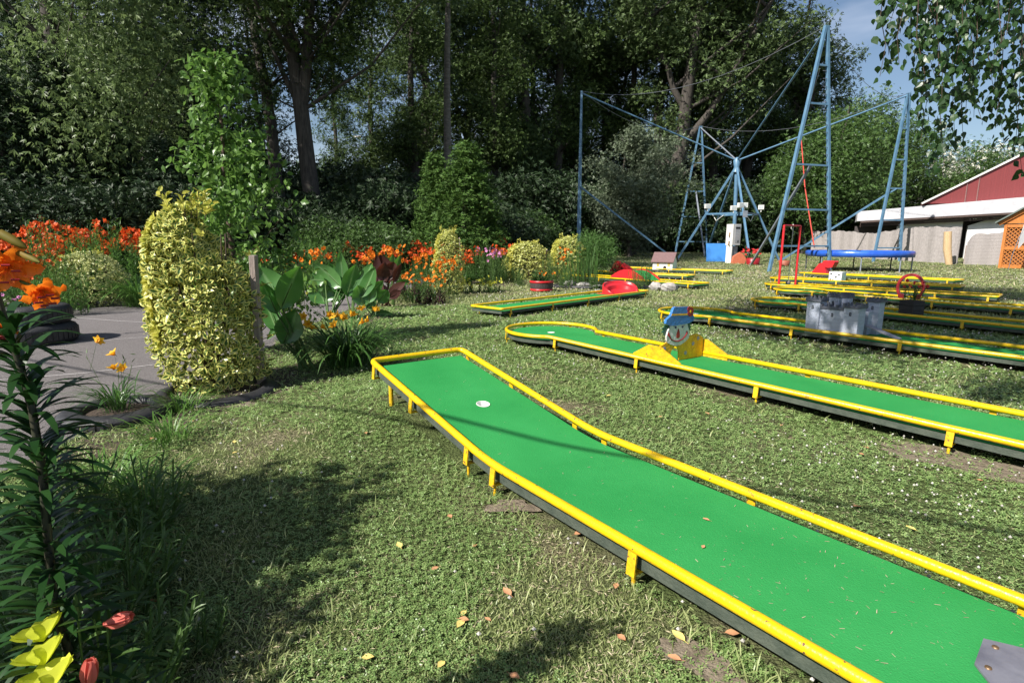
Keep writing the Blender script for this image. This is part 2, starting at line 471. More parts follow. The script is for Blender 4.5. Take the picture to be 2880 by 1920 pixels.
# ================================================================ THE MINIATURE GOLF LANES
HW, RZ, SZ = .478, .20, .15                  # rail half width, rail height, playing height
def arc(c, r, a0, a1, n): return [(c[0]+r*math.cos(a0+(a1-a0)*i/n), c[1]+r*math.sin(a0+(a1-a0)*i/n)) for i in range(n+1)]
def keyhole(r, hw, L, off=0, n=40):
    a = math.asin(hw/r)
    return arc((0, 0), r, a, 2*PI-a, n) + [(L, -hw), (L, hw)]
def rounded(pts, r, closed=True, n=5):
    out = []; N = len(pts)
    for i, p in enumerate(pts):
        p = Vector(p)
        if not closed and i in (0, N-1): out.append(p); continue
        a, b = Vector(pts[i-1]), Vector(pts[(i+1) % N])
        u, v = (a-p), (b-p)
        k = min(r, u.length*.45, v.length*.45); s, e = p+u.normalized()*k, p+v.normalized()*k
        for j in range(n+1):
            t = j/n; out.append(s*(1-t)**2 + p*2*t*(1-t) + e*t*t)
    return out
def leg_mesh(mb, u, v, nrm, h=RZ, foot=True):
    """flat yellow bracket on the outside of the rail with a threaded foot; nrm = outward direction"""
    n = Vector((*nrm, 0)).normalized(); t = Vector((-n.y, n.x, 0))
    c = Vector((u, v, 0)) + n*.012
    mb.beam(c+Vector((0, 0, h-.012)), c+n*.012+Vector((0, 0, max(h-.135, .02))), .05, .010, up=n)
    mb.beam(c+n*.008+Vector((0, 0, max(h-.13, .03))), c-n*.09+Vector((0, 0, max(h-.13, .03))), .03, .012, up=(0, 0, 1))
    if foot: mb.tube([c-n*.012+Vector((0, 0, max(h-.12, .04))), c-n*.012+Vector((0, 0, -.02))], .011, 6)
    return mb
def cup_on(root, u, v, z):
    q = MB(); q.lathe([(.060, .0015), (.056, .004), (.050, .003), (.030, .0015), (.0005, .001)], (u, v, z+.002), 28)
    return q.build('hole_cup', M['white'], root)
def make_lane(c, h, kind, label, end=5.58, L=6.3, legs=None, cup=True):
    root = thing('minigolf_lane', label, 'minigolf lane', (c[0], c[1], 0), h, 'green felt minigolf lanes with yellow rails')
    if kind == 'circle':
        surf_o = keyhole(.70, .450, end-.02); board_o = keyhole(.704, .454, end-.017); a = math.asin(HW/.728)
        rail = [Vector((x, y, RZ)) for x, y in arc((0, 0), .728, a, 2*PI-a, 48)] + [Vector((end+.008, -HW, RZ)), Vector((end+.008, HW, RZ))]
        rail = rail[:49] + rounded([rail[48], rail[49], rail[50], rail[0]], .07, False)[1:-1]
        u0, u1 = .55, end
    else:
        surf_o = [(.02, .45), (.02, -.45), (L-.02, -.45), (L-.02, .45)]; board_o = [(.016, .454), (.016, -.454), (L-.016, -.454), (L-.016, .454)]
        rail = rounded([(0, HW, RZ), (0, -HW, RZ), (L, -HW, RZ), (L, HW, RZ)], .06); u0, u1 = 0.12, L
    MB().prism(surf_o, SZ-.006, SZ).build('playing_surface', M['turf'], root)
    MB().prism(board_o, .090, SZ-.008).build('side_board', M['board'], root)
    MB().tube(rail, .028, 10, closed=True).build('rail', M['yellow'], root)
    us = legs or [u0+.15+i*(u1-u0-.35)/4 for i in range(5)]
    for u in us:
        for s in (-1, 1): leg_mesh(MB(), u, s*HW, (0, s)).build('leg', M['yellow_leg'], root)
    if kind == 'circle':
        for a in (R(115), R(180), R(245)):
            leg_mesh(MB(), .728*math.cos(a), .728*math.sin(a), (math.cos(a), math.sin(a))).build('leg', M['yellow_leg'], root)
        if cup: cup_on(root, 0, 0, SZ)
    return root
LN = dict(L2=(.6367, 8.8137, -.9669), L4=(3.7952, 11.2903, -.967), L5=(6.7316, 13.5727, -1.0273), L6=(8.8745, 16.9435, -1.0497),
          L7=(9.6119, 19.1842, -.8028), L8=(11.4146, 22.681, -.8155), L3=(-.5689, 11.8754, .8315), L1=(.9734, 2.5992, -.9441),
          LD=(2.9565, 24.4268, -.9444), LB=(6.4056, 32.453, -.7153), L9=(14.4091, 27.192, -1.0257), LC=(3.55, 27.8, -.6826))
for k, kind, lab in (('L2', 'circle', 'long green lane with round end that carries the painted clown board'),
                     ('L4', 'circle', 'long green lane with round end that carries the grey castle'),
                     ('L5', 'circle', 'round ended green lane with the dark wooden flower box standing over it'),
                     ('L6', 'circle', 'round ended green lane under the red loop'),
                     ('L7', 'circle', 'narrow looking lane under the red frame with the hanging ball'),
                     ('L8', 'circle', 'yellow railed lane with the big white dice on it'),
                     ('L9', 'rect', 'farthest right lane with the red wedge ramp at its left end'),
                     ('L3', 'rect', 'square ended green lane with the red banked bowl at its right end'),
                     ('LD', 'rect', 'lane with the green hump behind the pond stones'),
                     ('LB', 'rect', 'farthest lane carrying the little white house with brown roof'),
                     ('LC', 'circle', 'lane behind the reeds carrying the red tower with its slide')):
    c = LN[k]; make_lane(c[:2], c[2], kind, lab, end=dict(L2=7.3, L4=7.3, L5=7.2, L6=7.0).get(k, 5.58), cup=k in ('L2', 'L4', 'L5'))

# the near lane: flat run that climbs to a raised end with the hole
c = LN['L1']
near = thing('minigolf_lane', 'nearest green lane whose far end ramps up to a white hole', 'minigolf lane', (c[0], c[1], 0), c[2], 'green felt minigolf lanes with yellow rails')
prof = [(3.05, .15), (2, .15), (1, .15), (0, .15), (-1.05, .15)]
for i in range(1, 7):
    a = i/6; u = -1.05 - .42*a; prof.append((u, .15 + .42*a*a*.083))
prof += [(-2.2, .15+.166*(.73)+.035), (-3.16, .15+.166*1.69+.035)]
prof = [(u, (.15 if u > -1.05 else (.15+.0349*((-1.05-u)/.42)**2 if u > -1.48 else .185+.166*(-1.47-u)))) for u, _ in prof]
top, bot = MB(), MB(); n = len(prof)
def slab(mb, hw, dz0, dz1, end=0):
    vs = []
    for i, (u, z) in enumerate(prof):
        uu = u + (end if i == 0 else -end if i == n-1 else 0)
        vs += [(uu, -hw, z+dz1), (uu, hw, z+dz1), (uu, hw, z+dz0), (uu, -hw, z+dz0)]
    fs = [(4*i+a, 4*i+(a+1) % 4, 4*(i+1)+(a+1) % 4, 4*(i+1)+a) for i in range(n-1) for a in range(4)]
    return mb.add(vs, fs + [(0, 3, 2, 1), (4*n-4, 4*n-3, 4*n-2, 4*n-1)])
def pierced(o, u, v, z, r):
    """cut a round hole down through the part"""
    cm = MB().lathe([(r, -.2), (r, .2)], (u, v, z), 32); cm.f += [tuple(range(32))[::-1], tuple(range(32, 64))]; cm.m += [0, 0]; cm.sm += [False, False]
    k = cm.build('cutter', M['turf']); k.parent = o.parent; bm_ = o.modifiers.new('hole', 'BOOLEAN'); bm_.object = k; bm_.solver = 'EXACT'
    me = bpy.data.meshes.new_from_object(o.evaluated_get(bpy.context.evaluated_depsgraph_get())); o.modifiers.clear(); o.data = me
    bpy.data.objects.remove(k, do_unlink=True)
HZ = .185+.166*(2.10-1.47)
pierced(slab(top, .450, -.006, 0).build('playing_surface', M['turf'], near), -2.10, .03, HZ, .052)
pierced(slab(bot, .455, -.062, -.008, .005).build('side_board', M['board'], near), -2.10, .03, HZ, .0535)
pr2 = [(3.08, .2)] + [(u, z+.05) for u, z in prof[1:-1]] + [(-3.19, prof[-1][1]+.055)]
rail = [Vector((u, -HW, z)) for u, z in pr2] + [Vector((u, HW, z)) for u, z in pr2[::-1]]
k = len(pr2)
rp = [rail[0]]
rp = rounded([rail[2*k-1], rail[0], rail[1]], .08, False)[1:-1] + rail[1:k-1] + rounded([rail[k-2], rail[k-1], rail[k], rail[k+1]], .075, False)[1:-1] + rail[k+1:2*k-1] + rounded([rail[2*k-2], rail[2*k-1], rail[0]], .08, False)[1:-1]
MB().tube(rp, .0262, 14, closed=True).build('rail', M['yellow'], near)
def pz(u): return float(np.interp(-u, [-q[0] for q in prof], [q[1] for q in prof]))
for u in (-3.10, -2.35, -1.50, -1.18, -.02, 1.15, 2.3):
    for s in (-1, 1): leg_mesh(MB(), u, s*HW, (0, s), pz(u)+.05, foot=pz(u) < .2).build('leg', M['yellow_leg'], near)
for s in (-1, 1):
    MB().tube([(-2.95, s*.40, pz(-2.95)-.05), (-2.95, s*.40, .02)], .021, 10).build('leg', M['yellow_leg'], near)
# dished white cup that lies in the slope of the ramp
q = MB(); q.lathe([(.0565, -.0006), (.0562, .0022), (.0515, .0022), (.0505, -.004), (.047, -.032), (.040, -.038), (.0005, -.040)], (0, 0, 0), 36)
cu = q.build('hole_cup', M['white'], near); cu.location = (-2.10, .03, pz(-2.10)+.002); cu.rotation_euler = (0, math.atan(.166), 0)
pl = MB().prism([(1.10, .15), (1.12, -.03), (1.32, -.26), (2.0, -.26), (2.1, .26), (1.25, .235)], SZ+.004, SZ+.012).build('rubber_plate', M['plate'], near)
for u, v in ((1.14, .125), (1.155, -.02)): MB().lathe([(.011, 0), (.010, .004), (.0005, .0045)], (u, v, SZ+.012), 12).build('screw', M['screw'], pl)

def on_lane(k, u, v=0, z=0):
    x, y, h = LN[k]; return Vector((x+u*math.cos(h)-v*math.sin(h), y+u*math.sin(h)+v*math.cos(h), z))

# ---------------------------------------------------------------- clown board
M['clown_yellow'] = surf('streaky_yellow_board', (.80, .46, .006), (.60, .30, .008), 14, .5, bump=.35, bscale=40, spots=((.25, .12, .03), 26, .66))
M['clown_blue'] = surf('glossy_blue_paint', (.035, .15, .42), (.05, .19, .50), 16, .35, bump=.4, bscale=30)
M['clown_white'] = surf('brushed_white_paint', (.66, .66, .64), (.52, .52, .51), 20, .5, bump=.5, bscale=30)
M['clown_green'] = surf('dark_green_paint', (.015, .075, .045), (.02, .10, .06), 12, .5)
M['dot'] = surf('grey_blue_dot', (.28, .29, .38), rough=.5)
cl = thing('clown_obstacle', 'painted clown face board in a blue hat with yellow side wings standing across its lane', 'minigolf obstacle', on_lane('L2', 2.56), LN['L2'][2])
TB = Matrix(((0, 0, 1, 0), (1, 0, 0, 0), (0, 1, 0, 0), (0, 0, 0, 1)))        # (v, z) drawing -> board standing across the lane
def bpart(name, poly, x0, x1, mat, par=cl, bev=.003): return MB().prism(poly, x0, x1, T=TB).build(name, mat, par, bevel=bev)
arch_l = [(-.185, .155), (-.180, .27), (-.150, .317), (-.116, .336), (-.080, .336), (-.045, .314), (-.025, .27), (-.02, .155)]
yb = [(-.44, .155), (-.44, .345), (-.27, .40), (.10, .42), (.24, .455), (.30, .46), (.36, .44), (.44, .40), (.44, .155)] + arch_l[::-1]
bpart('board', yb, -.012, .008, M['clown_yellow'])
hd = [(-.222, .612), (.076, .618), (.112, .542), (.137, .476), (.123, .421), (.059, .383), (-.024, .353), (-.117, .349), (-.203, .372), (-.26, .399), (-.289, .429), (-.298, .479), (-.272, .55)]
hd = [(a, b) for a, b in [tuple(p) for p in rounded([(a, b, 0) for a, b in hd], .03, n=3)] ] if False else hd
face = bpart('face', hd, .0085, .026, M['clown_white'])
bpart('hat', [(-.333, .64), (-.328, .688), (-.251, .73), (-.204, .824), (-.177, .834), (.076, .82), (.139, .808), (.163, .713), (.189, .692), (.18, .637), (.076, .613), (-.13, .605), (-.24, .608), (-.296, .625)], .006, .040, M['clown_blue'])
bpart('hat_band', [(-.236, .752), (.055, .739), (.057, .718), (-.245, .732)], .0405, .043, M['clown_yellow'], bev=0)
fl = bpart('hat_flower', [(.047, .81), (.075, .826), (.105, .815), (.139, .812), (.150, .785), (.165, .76), (.150, .735), (.158, .713), (.125, .703), (.097, .698), (.07, .712), (.052, .735), (.06, .76), (.042, .785)], .0405, .047, M['red_dark'])
MB().prism([(.10+.013*math.cos(a*PI/4), .76+.018*math.sin(a*PI/4)) for a in range(8)], .0475, .051, T=TB).build('flower_centre', M['clown_yellow'], fl)
for hp in ([(-.323, .624), (-.227, .607), (-.272, .55), (-.298, .485), (-.341, .507), (-.314, .517), (-.365, .534), (-.326, .555), (-.364, .582), (-.321, .597)],
           [(.076, .613), (.181, .624), (.185, .592), (.156, .582), (.193, .554), (.159, .55), (.178, .511), (.128, .518), (.109, .567)]):
    bpart('hair', hp, -.004, .0082, M['clown_green'])
mo = [(-.262, .505), (-.248, .484), (-.208, .437), (-.141, .409), (-.075, .402), (-.001, .42), (.053, .456), (.078, .494)]
q = MB(); q.tube([(.027, a, b) for a, b in mo], [.010, .012, .009, .009, .009, .009, .010, .012], 6)
for a, b in (mo[0], mo[-1]): q.prism([(a+.015*math.cos(t*PI/5), b+.024*math.sin(t*PI/5)) for t in range(10)], .027, .032, T=TB)
q.build('mouth', M['red_dark'], face)
bpart('nose', [(-.084, .560), (-.066, .52), (-.056, .47), (-.066, .446), (-.093, .44), (-.116, .455), (-.112, .505), (-.098, .54)], .0265, .033, M['red_dark'], face, 0)
for a, b, s in ((-.137, .578, 1), (-.011, .575, -1)):
    q = MB(); q.prism([(a+.019*math.cos(t*PI/5)-s*.002, b+.012*math.sin(t*PI/5)) for t in range(10)], .0265, .029, T=TB)
    q.tube([(.028, a+s*.016, b+.006), (.028, a-s*.012, b+.016), (.028, a-s*.034, b+.014), (.028, a-s*.044, b+.022)], .0028, 5)
    q.build('eye', surf('dark_blue_paint', (.03, .04, .13)), face)
for a, b in ((.335, .40), (.24, .34), (.10, .235), (-.30, .33)):
    bpart('dot', [(a+.026*math.cos(t*PI/6), b+.026*math.sin(t*PI/6)) for t in range(12)], .0085, .0105, M['dot'], bev=0)
wing = [(-.36, .155), (-.36, .235), (-.12, .375), (.06, .375), (.36, .225), (.36, .155)]
TW = Matrix(((1, 0, 0, 0), (0, 0, -1, 0), (0, 1, 0, 0), (0, 0, 0, 1)))
for v in (-.441, .459): MB().prism(wing, -v-.018, -v, T=TW).build('side_wing', M['clown_yellow'], cl, bevel=.003)

# ---------------------------------------------------------------- castle
M['castle'] = surf('castle_blue_white_paint', (.46, .50, .60), (.36, .40, .50), 5, .55, bump=.6, bscale=20, stretch=(1, 1, 7), spots=((.35, .37, .42), 30, .66))
M['castle_trim'] = surf('castle_grey_trim', (.07, .075, .10), (.11, .12, .15), 14, .6, bump=.4)
M['black'] = surf('matt_black', (.012, .012, .014), rough=.7)
ca = thing('castle_obstacle', 'pale blue toy castle with dark grey battlements and a plank ramp on its lane', 'minigolf obstacle', on_lane('L4', 2.62, 0, SZ), LN['L4'][2])
def battlement(mb, x, y, w, d, z, h=.06):
    mb.box((x, y, z+h*.3), (w, d, h*.6), m=0)
    for i in range(4):
        xx = x-w/2+.022+(w-.044)*i/3
        for s in (-1, 1): mb.box((xx, y+s*(d/2-.010), z+h*.8+.004), (.034, .018, h*.42), m=0)
    for i in (1, 2):
        yy = y-d/2+.022+(d-.044)*i/3
        for s in (-1, 1): mb.box((x+s*(w/2-.010), yy, z+h*.8+.004), (.018, .034, h*.42), m=0)
    return mb
def arch_win(par, x, y, z, s=-1):
    T = Matrix.Translation((x, y, z)) @ Matrix(((1, 0, 0, 0), (0, 0, -1, 0), (0, 1, 0, 0), (0, 0, 0, 1)))
    q = MB(); q.prism([(-.017, 0), (.017, 0), (.017, .04), (.010, .052), (0, .056), (-.010, .052), (-.017, .04)], 0, .003, T=T)
    w = q.build('window', M['black'], par)
    b = MB(); b.box((x, y-.0045, z+.026), (.003, .002, .05)); b.box((x, y-.0045, z+.024), (.032, .002, .003)); b.build('window_bar', M['castle'], w)
for x, y, h, w in ((-.02, -.34, .47, .22), (.60, -.34, .42, .23), (-.02, .30, .50, .18), (.62, .33, .47, .19)):
    t = MB().box((x, y, h/2), (w, w, h)).build('tower', M['castle'], ca, bevel=.002)
    battlement(MB(), x, y, w+.045, w+.045, h).build('battlement', M['castle_trim'], t)
    arch_win(t, x-.01, y-w/2-.0005, h-.11)
for nm, x, y, w, d, h in (('wall', .29, -.395, .43, .05, .37), ('wall', .29, .32, .44, .05, .36), ('wall', -.03, -.02, .05, .46, .36)):
    t = MB().box((x, y, h/2), (w, d, h)).build(nm, M['castle'], ca)
    battlement(MB(), x, y, w-.004, d+.02, h, .07).build('battlement', M['castle_trim'], t)
    if y < -.2: arch_win(t, x, y-d/2-.0005, h-.10)
t = MB().box((.26, .10, .26), (.12, .12, .52)).build('keep', M['castle'], ca); battlement(MB(), .26, .10, .16, .16, .52, .07).build('battlement', M['castle_trim'], t)
gw = MB(); gw.box((.60, .16, .17), (.05, .15, .34)); gw.box((.60, -.14, .17), (.05, .20, .34)); gw.build('gate_wall', M['castle'], ca)
MB().beam((.66, .0, .155), (1.16, .0, .012), .15, .016, up=(0, 0, 1)).build('drawbridge', surf('grey_plank', (.25, .24, .27), (.34, .33, .37), 8, .7, bump=.4, stretch=(.4, 5, 5)), ca)

ca.scale = (.94, 1, 1.10)
# ---------------------------------------------------------------- red loop
lo = thing('loop_obstacle', 'dark red loop the loop ring standing over its lane', 'minigolf obstacle', on_lane('L6', 3.02, 0, SZ), LN['L6'][2]+.25)
vs = []; N = 44
for i in range(N+1):
    a = -PI/2 - .45 + (2*PI+.9 - 0)*i/N - 0; a = -PI/2 + .42 + (2*PI-.84)*i/N
    cx, cz = .275*math.cos(a), .33+.33*math.sin(a); nx, nz = math.cos(a), math.sin(a); w = .06
    for dr, dy in ((-.032, -w), (.032, -w), (.032, w), (-.032, w)): vs.append((cx+nx*dr, dy, cz+nz*dr))
MB().add(vs, [(4*i+a, 4*(i+1)+a, 4*(i+1)+(a+1) % 4, 4*i+(a+1) % 4) for i in range(N) for a in range(4)] + [(0, 1, 2, 3), (4*N+3, 4*N+2, 4*N+1, 4*N)]).build('ring', M['red_dark'], lo, bevel=.004)
for s in (-1, 1):
    MB().prism([(s*.14, -.09), (s*.14, .09), (s*.5, .06), (s*.5, -.06)][::s], .005, .03).build('foot_plate', M['red_dark'], lo)
    q = MB(); q.tube([(s*.17, -.075, .09), (s*.17, .075, .09)], .07, 18); q.build('roller', M['red_dark'], lo)

# ---------------------------------------------------------------- dark flower box on the lane
M['box_wood'] = surf('dark_stained_boards', (.020, .016, .017), (.040, .032, .032), 7, .7, bump=.4, stretch=(1, 1, 8))
bx = thing('planter_box', 'square dark wooden flower box with red blooms standing below the red loop', 'planter', on_lane('L5', 2.74, .12, SZ), LN['L5'][2]-.25)
q = MB()
for z in (.048, .148, .248): q.box((0, 0, z), (.31, .31, .096))
q.build('box', M['box_wood'], bx, bevel=.006)
MB().box((0, 0, .298), (.27, .27, .01)).build('soil', M['soil'], bx)

# ---------------------------------------------------------------- hanging ball frame
fr = thing('ball_frame', 'tall thin red frame with a ball hanging on a cord above its lane', 'minigolf obstacle', on_lane('L7', -.03, 0, 0), LN['L7'][2]-.14)
for v in (-.56, .56): MB().tube([(0, v, -.01), (.0, v*.96, 2.2)], .038, 10).build('post', M['red'], fr)
MB().tube([(0, -.56*.96, 2.19), (0, .56*.96, 2.19)], .034, 8).build('crossbar', M['red_dark'], fr)
MB().tube([(0, .06, 2.18), (0, .06, .33)], .012, 5).build('cord', surf('grey_cord', (.45, .45, .42)), fr)
q = MB(); q.lathe([(.001, -.085), (.05, -.07), (.085, 0), (.05, .07), (.001, .085)], (0, .06, .25), 14); q.build('ball', surf('brown_grey_ball', (.14, .11, .11), rough=.6), fr)
q = MB(); q.tube([(0, .06, 2.24), (-.05, .02, 2.12), (-.02, .12, 2.04)], .02, 5); q.build('knot', M['white'], fr)

# ---------------------------------------------------------------- dice
di = thing('dice_obstacle', 'big white dice with black dots lying on its lane', 'minigolf obstacle', on_lane('L8', 1.75, 0, SZ), LN['L8'][2]-.06)
MB().box((0, 0, .19), (.46, .46, .38)).build('cube', surf('dice_white', (.80, .80, .80), (.72, .72, .74), 5, .4), di, bevel=.02)
q = MB()
for x, z in ((-.15, .30), (.13, .28), (.03, .18), (-.16, .08), (-.07, .06)): q.prism([(x+.026*math.cos(t*PI/6)*1.35, z+.036*math.sin(t*PI/6)) for t in range(12)], .2305, .2345, T=Matrix(((1, 0, 0, 0), (0, 0, -1, 0), (0, 1, 0, 0), (0, 0, 0, 1))))
q.build('dots', M['black'], di)

# ---------------------------------------------------------------- red wedge ramp on the farthest right lane
we = thing('wedge_obstacle', 'red wedge ramp with a square chute at the left end of the far right lane', 'minigolf obstacle', on_lane('L9', .82, 0, SZ), LN['L9'][2])
TX = Matrix(((1, 0, 0, 0), (0, 0, -1, 0), (0, 1, 0, 0), (0, 0, 0, 1)))
MB().prism([(-.42, 0), (-.06, .50), (.10, .56), (.26, .30), (.36, 0)], -.22, .22, T=TX).build('wedge', M['red'], we, bevel=.01)
q = MB(); q.prism([(.16, .40), (.10, .58), (.14, .66), (.62, .66), (.66, .60), (.56, .36), (.34, .32)], -.18, .18, T=TX); q.build('chute', M['red'], we, bevel=.01)

# ---------------------------------------------------------------- red tower with slide
tw = thing('slide_obstacle', 'small red tower with a sloping slide on the lane behind the reeds', 'minigolf obstacle', on_lane('LC', 1.95, 0, SZ), LN['LC'][2])
q = MB(); q.add([(-.36, -.3, 0), (.36, -.3, 0), (.36, .3, 0), (-.36, .3, 0), (-.12, -.12, .5), (.14, -.12, .5), (.14, .12, .5), (-.12, .12, .5)],
               [(3, 2, 1, 0), (4, 5, 6, 7), (0, 1, 5, 4), (1, 2, 6, 5), (2, 3, 7, 6), (3, 0, 4, 7)]); q.box((0, 0, .545), (.22, .20, .09)); q.build('tower', M['red'], tw)
q = MB(); q.prism([(.13, .50), (.24, .50), (.95, .12), (1.25, .03), (1.3, 0), (.9, 0), (.40, .24), (.13, .36)], -.19, .19, T=TX); q.build('slide', M['red'], tw, bevel=.01)
q = MB(); q.tube([(-.02, -.262, .17), (-.02, -.20, .17)], .07, 12); q.build('hole', M['black'], tw)

# ---------------------------------------------------------------- little white house
ho = thing('house_obstacle', 'little white model house with a brown tiled roof on the farthest lane', 'minigolf obstacle', on_lane('LB', 2.62, 0, SZ), LN['LB'][2]+.18)
MB().prism([(-.46, 0), (.46, 0), (.46, .48), (0, .86), (-.46, .48)], -.46, .62, T=Matrix(((0, 0, 1, 0), (1, 0, 0, 0), (0, 1, 0, 0), (0, 0, 0, 1)))).build('walls', M['white'], ho)
q = MB()
for s in (-1, 1): q.add([(-.54, s*.56, .40), (.70, s*.56, .40), (.70, 0, .90), (-.54, 0, .90), (-.54, s*.56, .445), (.70, s*.56, .445), (.70, 0, .955), (-.54, 0, .955)], [(0, 1, 2, 3), (4, 5, 6, 7), (0, 1, 5, 4), (1, 2, 6, 5), (3, 2, 6, 7), (0, 3, 7, 4)])
q.build('roof', surf('brown_roof_tiles', (.13, .075, .075), (.20, .12, .12), 9, .8, bump=.6, stretch=(1, 6, 6)), ho)
M['ochre'] = surf('ochre_trim', (.62, .42, .12))
for T in (Matrix(((0, 0, -1, -.461), (-1, 0, 0, 0), (0, 1, 0, 0), (0, 0, 0, 1))),):
    MB().prism([(-.14, .0), (.14, 0), (.14, .14), (.08, .2), (-.08, .2), (-.14, .14)], 0, .006, T=T).build('door_opening', M['black'], ho)
    MB().prism([(-.09, .42), (.09, .42), (.09, .6), (0, .66), (-.09, .6)], 0, .006, T=T).build('window', M['ochre'], ho)
T = Matrix(((1, 0, 0, .1), (0, 0, -1, -.461), (0, 1, 0, 0), (0, 0, 0, 1)))
MB().prism([(.02, .0), (.20, 0), (.20, .16), (.11, .24), (.02, .16)], 0, .006, T=T).build('door_opening', M['black'], ho)
for x in (-.27, .32): MB().prism([(x-.07, .18), (x+.07, .18), (x+.07, .34), (x, .42), (x-.07, .34)], 0, .006, T=T).build('window', M['ochre'], ho)

# ---------------------------------------------------------------- green hump
hu = thing('hump_obstacle', 'green felt hump between red arched sides on the lane behind the pond stones', 'minigolf obstacle', on_lane('LD', 3.2, 0, SZ+.002), LN['LD'][2])
ap = [(-.95+1.9*i/16, .38*math.sin(PI*i/16)) for i in range(17)]
MB().prism(ap, -.40, .40, T=TX).build('hump', M['turf'], hu)
for y in (-.43, .43): MB().prism(ap[:1]+[(x*1.02, z+.05) for x, z in ap[1:-1]]+ap[-1:], -y-.02, -y+.02, T=TX).build('arched_side', M['red'], hu)

# ---------------------------------------------------------------- red banked bowl
bo = thing('bowl_obstacle', 'glossy red banked bowl at the right end of the square ended lane', 'minigolf obstacle', on_lane('L3', 5.50, 0, SZ+.002), LN['L3'][2])
def bowl():
    q = MB(); N = 40; rings = []
    for i in range(N+1):
        a = R(-48) + R(245)*i/N             # open towards the lane and the viewer
        k = max(0, math.sin(PI*min(1, (i/N)**.8)))**.7
        hh = .02 + .31*k
        rings.append((a, hh))
    prof_ = [(.24, .012, 0), (.34, .0, .30), (.36, 0, .62), (.45, 0, .80), (.47, 0, 1.0), (.50, 0, 1.0), (.505, 0, .85), (.505, 0, 0)]
    vs = []
    for a, hh in rings:
        for r, z, kk in prof_: vs.append((r*1.3*math.cos(a)*.95, r*.92*math.sin(a), z+hh*kk))
    P = len(prof_)
    q.add(vs, [(i*P+j, (i+1)*P+j, (i+1)*P+j+1, i*P+j+1) for i in range(N) for j in range(P-1)], smooth=False)
    q.prism([(.44*math.cos(R(a)), .33*math.sin(R(a))) for a in range(0, 360, 15)], .0, .012)
    return q
b1 = bowl().build('bowl_rim', M['red'], bo)
q = MB(); q.prism([(-.62, .40), (-.62, -.40), (-.30, -.36), (-.30, .36)], 0, .010); q.build('entry_plate', M['red'], bo)

# ================================================================ BLUE BUNGEE FRAME AND TRAMPOLINE
hub = at(2073, 452, 46); base = at(2062, 731, 46)
bf = thing('bungee_frame', 'tall sky blue steel bungee frame of four ladder towers braced to a central mast', 'bungee frame', (base.x, base.y, gz(0, 46)))
off = bf.location
def tower(tip, f1, f2, rungs, w=.24, m='blue_steel', nm='tower'):
    """ladder tower: two legs that meet at the tip, with cross rails"""
    w *= .72; t = Vector(tip); a = Vector(f1); b = Vector(f2); side = (b-a).normalized()
    q = MB(); q.beam(a, t-side*w*.35, w, w*.8, up=side); q.beam(b, t+side*w*.35, w, w*.8, up=side)
    o = q.build(nm, M[m], bf, off)
    for k in rungs:
        p1, p2 = a.lerp(t, k), b.lerp(t, k)
        MB().beam(p1, p2, w*.62, w*.55, up=(0, 0, 1)).build('rung', M[m], o, None).location = -off
    # climbing pegs up the inner side of one leg
    for i in range(26):
        p = b.lerp(t, .08+.03*i); q = MB(); q.beam(p-side*.28, p, .03, .03); q.build('peg', M['cable'], o).location = -off
    return o
gh = lambda p: Vector((p[0], p[1], gz(p[0], p[1])-.05))
towers = {}
tf = at(2325, 73, 32); towers['front'] = tower(tf, gh(at(2162, 766, 31.4)), gh(at(2333, 762, 32.6)), (.115, .455, .70, .85, .35*0+.27))
tb = at(1971, 355, 60); towers['back'] = tower(tb, gh(at(1898, 724, 60)), gh(at(1988, 720, 60)), (.10, .30, .50, .72), .26)
tl = at(1636, 257, 46); towers['left'] = tower(tl, gh(at(1623, 745, 44.2)), gh(at(1630, 735, 47.8)), (.12, .45, .7), .22)
tr = at(2556, 262, 45); towers['right'] = tower(tr, gh(at(2455, 740, 45)), gh(at(2529, 745, 45.3)), (.09, .26, .45, .62, .8), .26)
MB().tube([base.xy.to_3d()+Vector((0, 0, gz(0, 46))), hub], .15, 14).build('mast', M['blue_steel'], bf, off)
q = MB(); q.lathe([(.32, -.9), (.20, -.5), (.30, 0), (.1, .25)], hub, 12); q.build('mast_cap', M['blue_steel'], bf, off)
for t in (tf, tb, tl, tr):
    MB().tube([hub, t-Vector((0, 0, .15))], .062, 8).build('arm', M['blue_steel'] if t is not tb else M['grey_steel'], bf, off)
feet = [gh(at(1902, 722, 46)), gh(at(2007, 728, 52)), gh(at(2102, 738, 40)), gh(at(2196, 724, 46.5))]
feet = [Vector((13.6, 46, .15)), Vector((18.2, 52.5, .3)), Vector((17.3, 40.2, .05)), Vector((22.3, 46.3, .15))]
ring = []
for p in feet:
    MB().beam(p, hub-Vector((0, 0, .4)), .14, .14).build('mast_leg', M['blue_steel'], bf, off)
    ring.append(Vector(p).lerp(hub-Vector((0, 0, .4)), .50))
ring = [ring[0], ring[1], ring[3], ring[2]]
q = MB()
for i in range(4): q.beam(ring[i], ring[(i+1) % 4], .15, .13)
q.build('ring_beam', M['blue_steel'], bf, off)
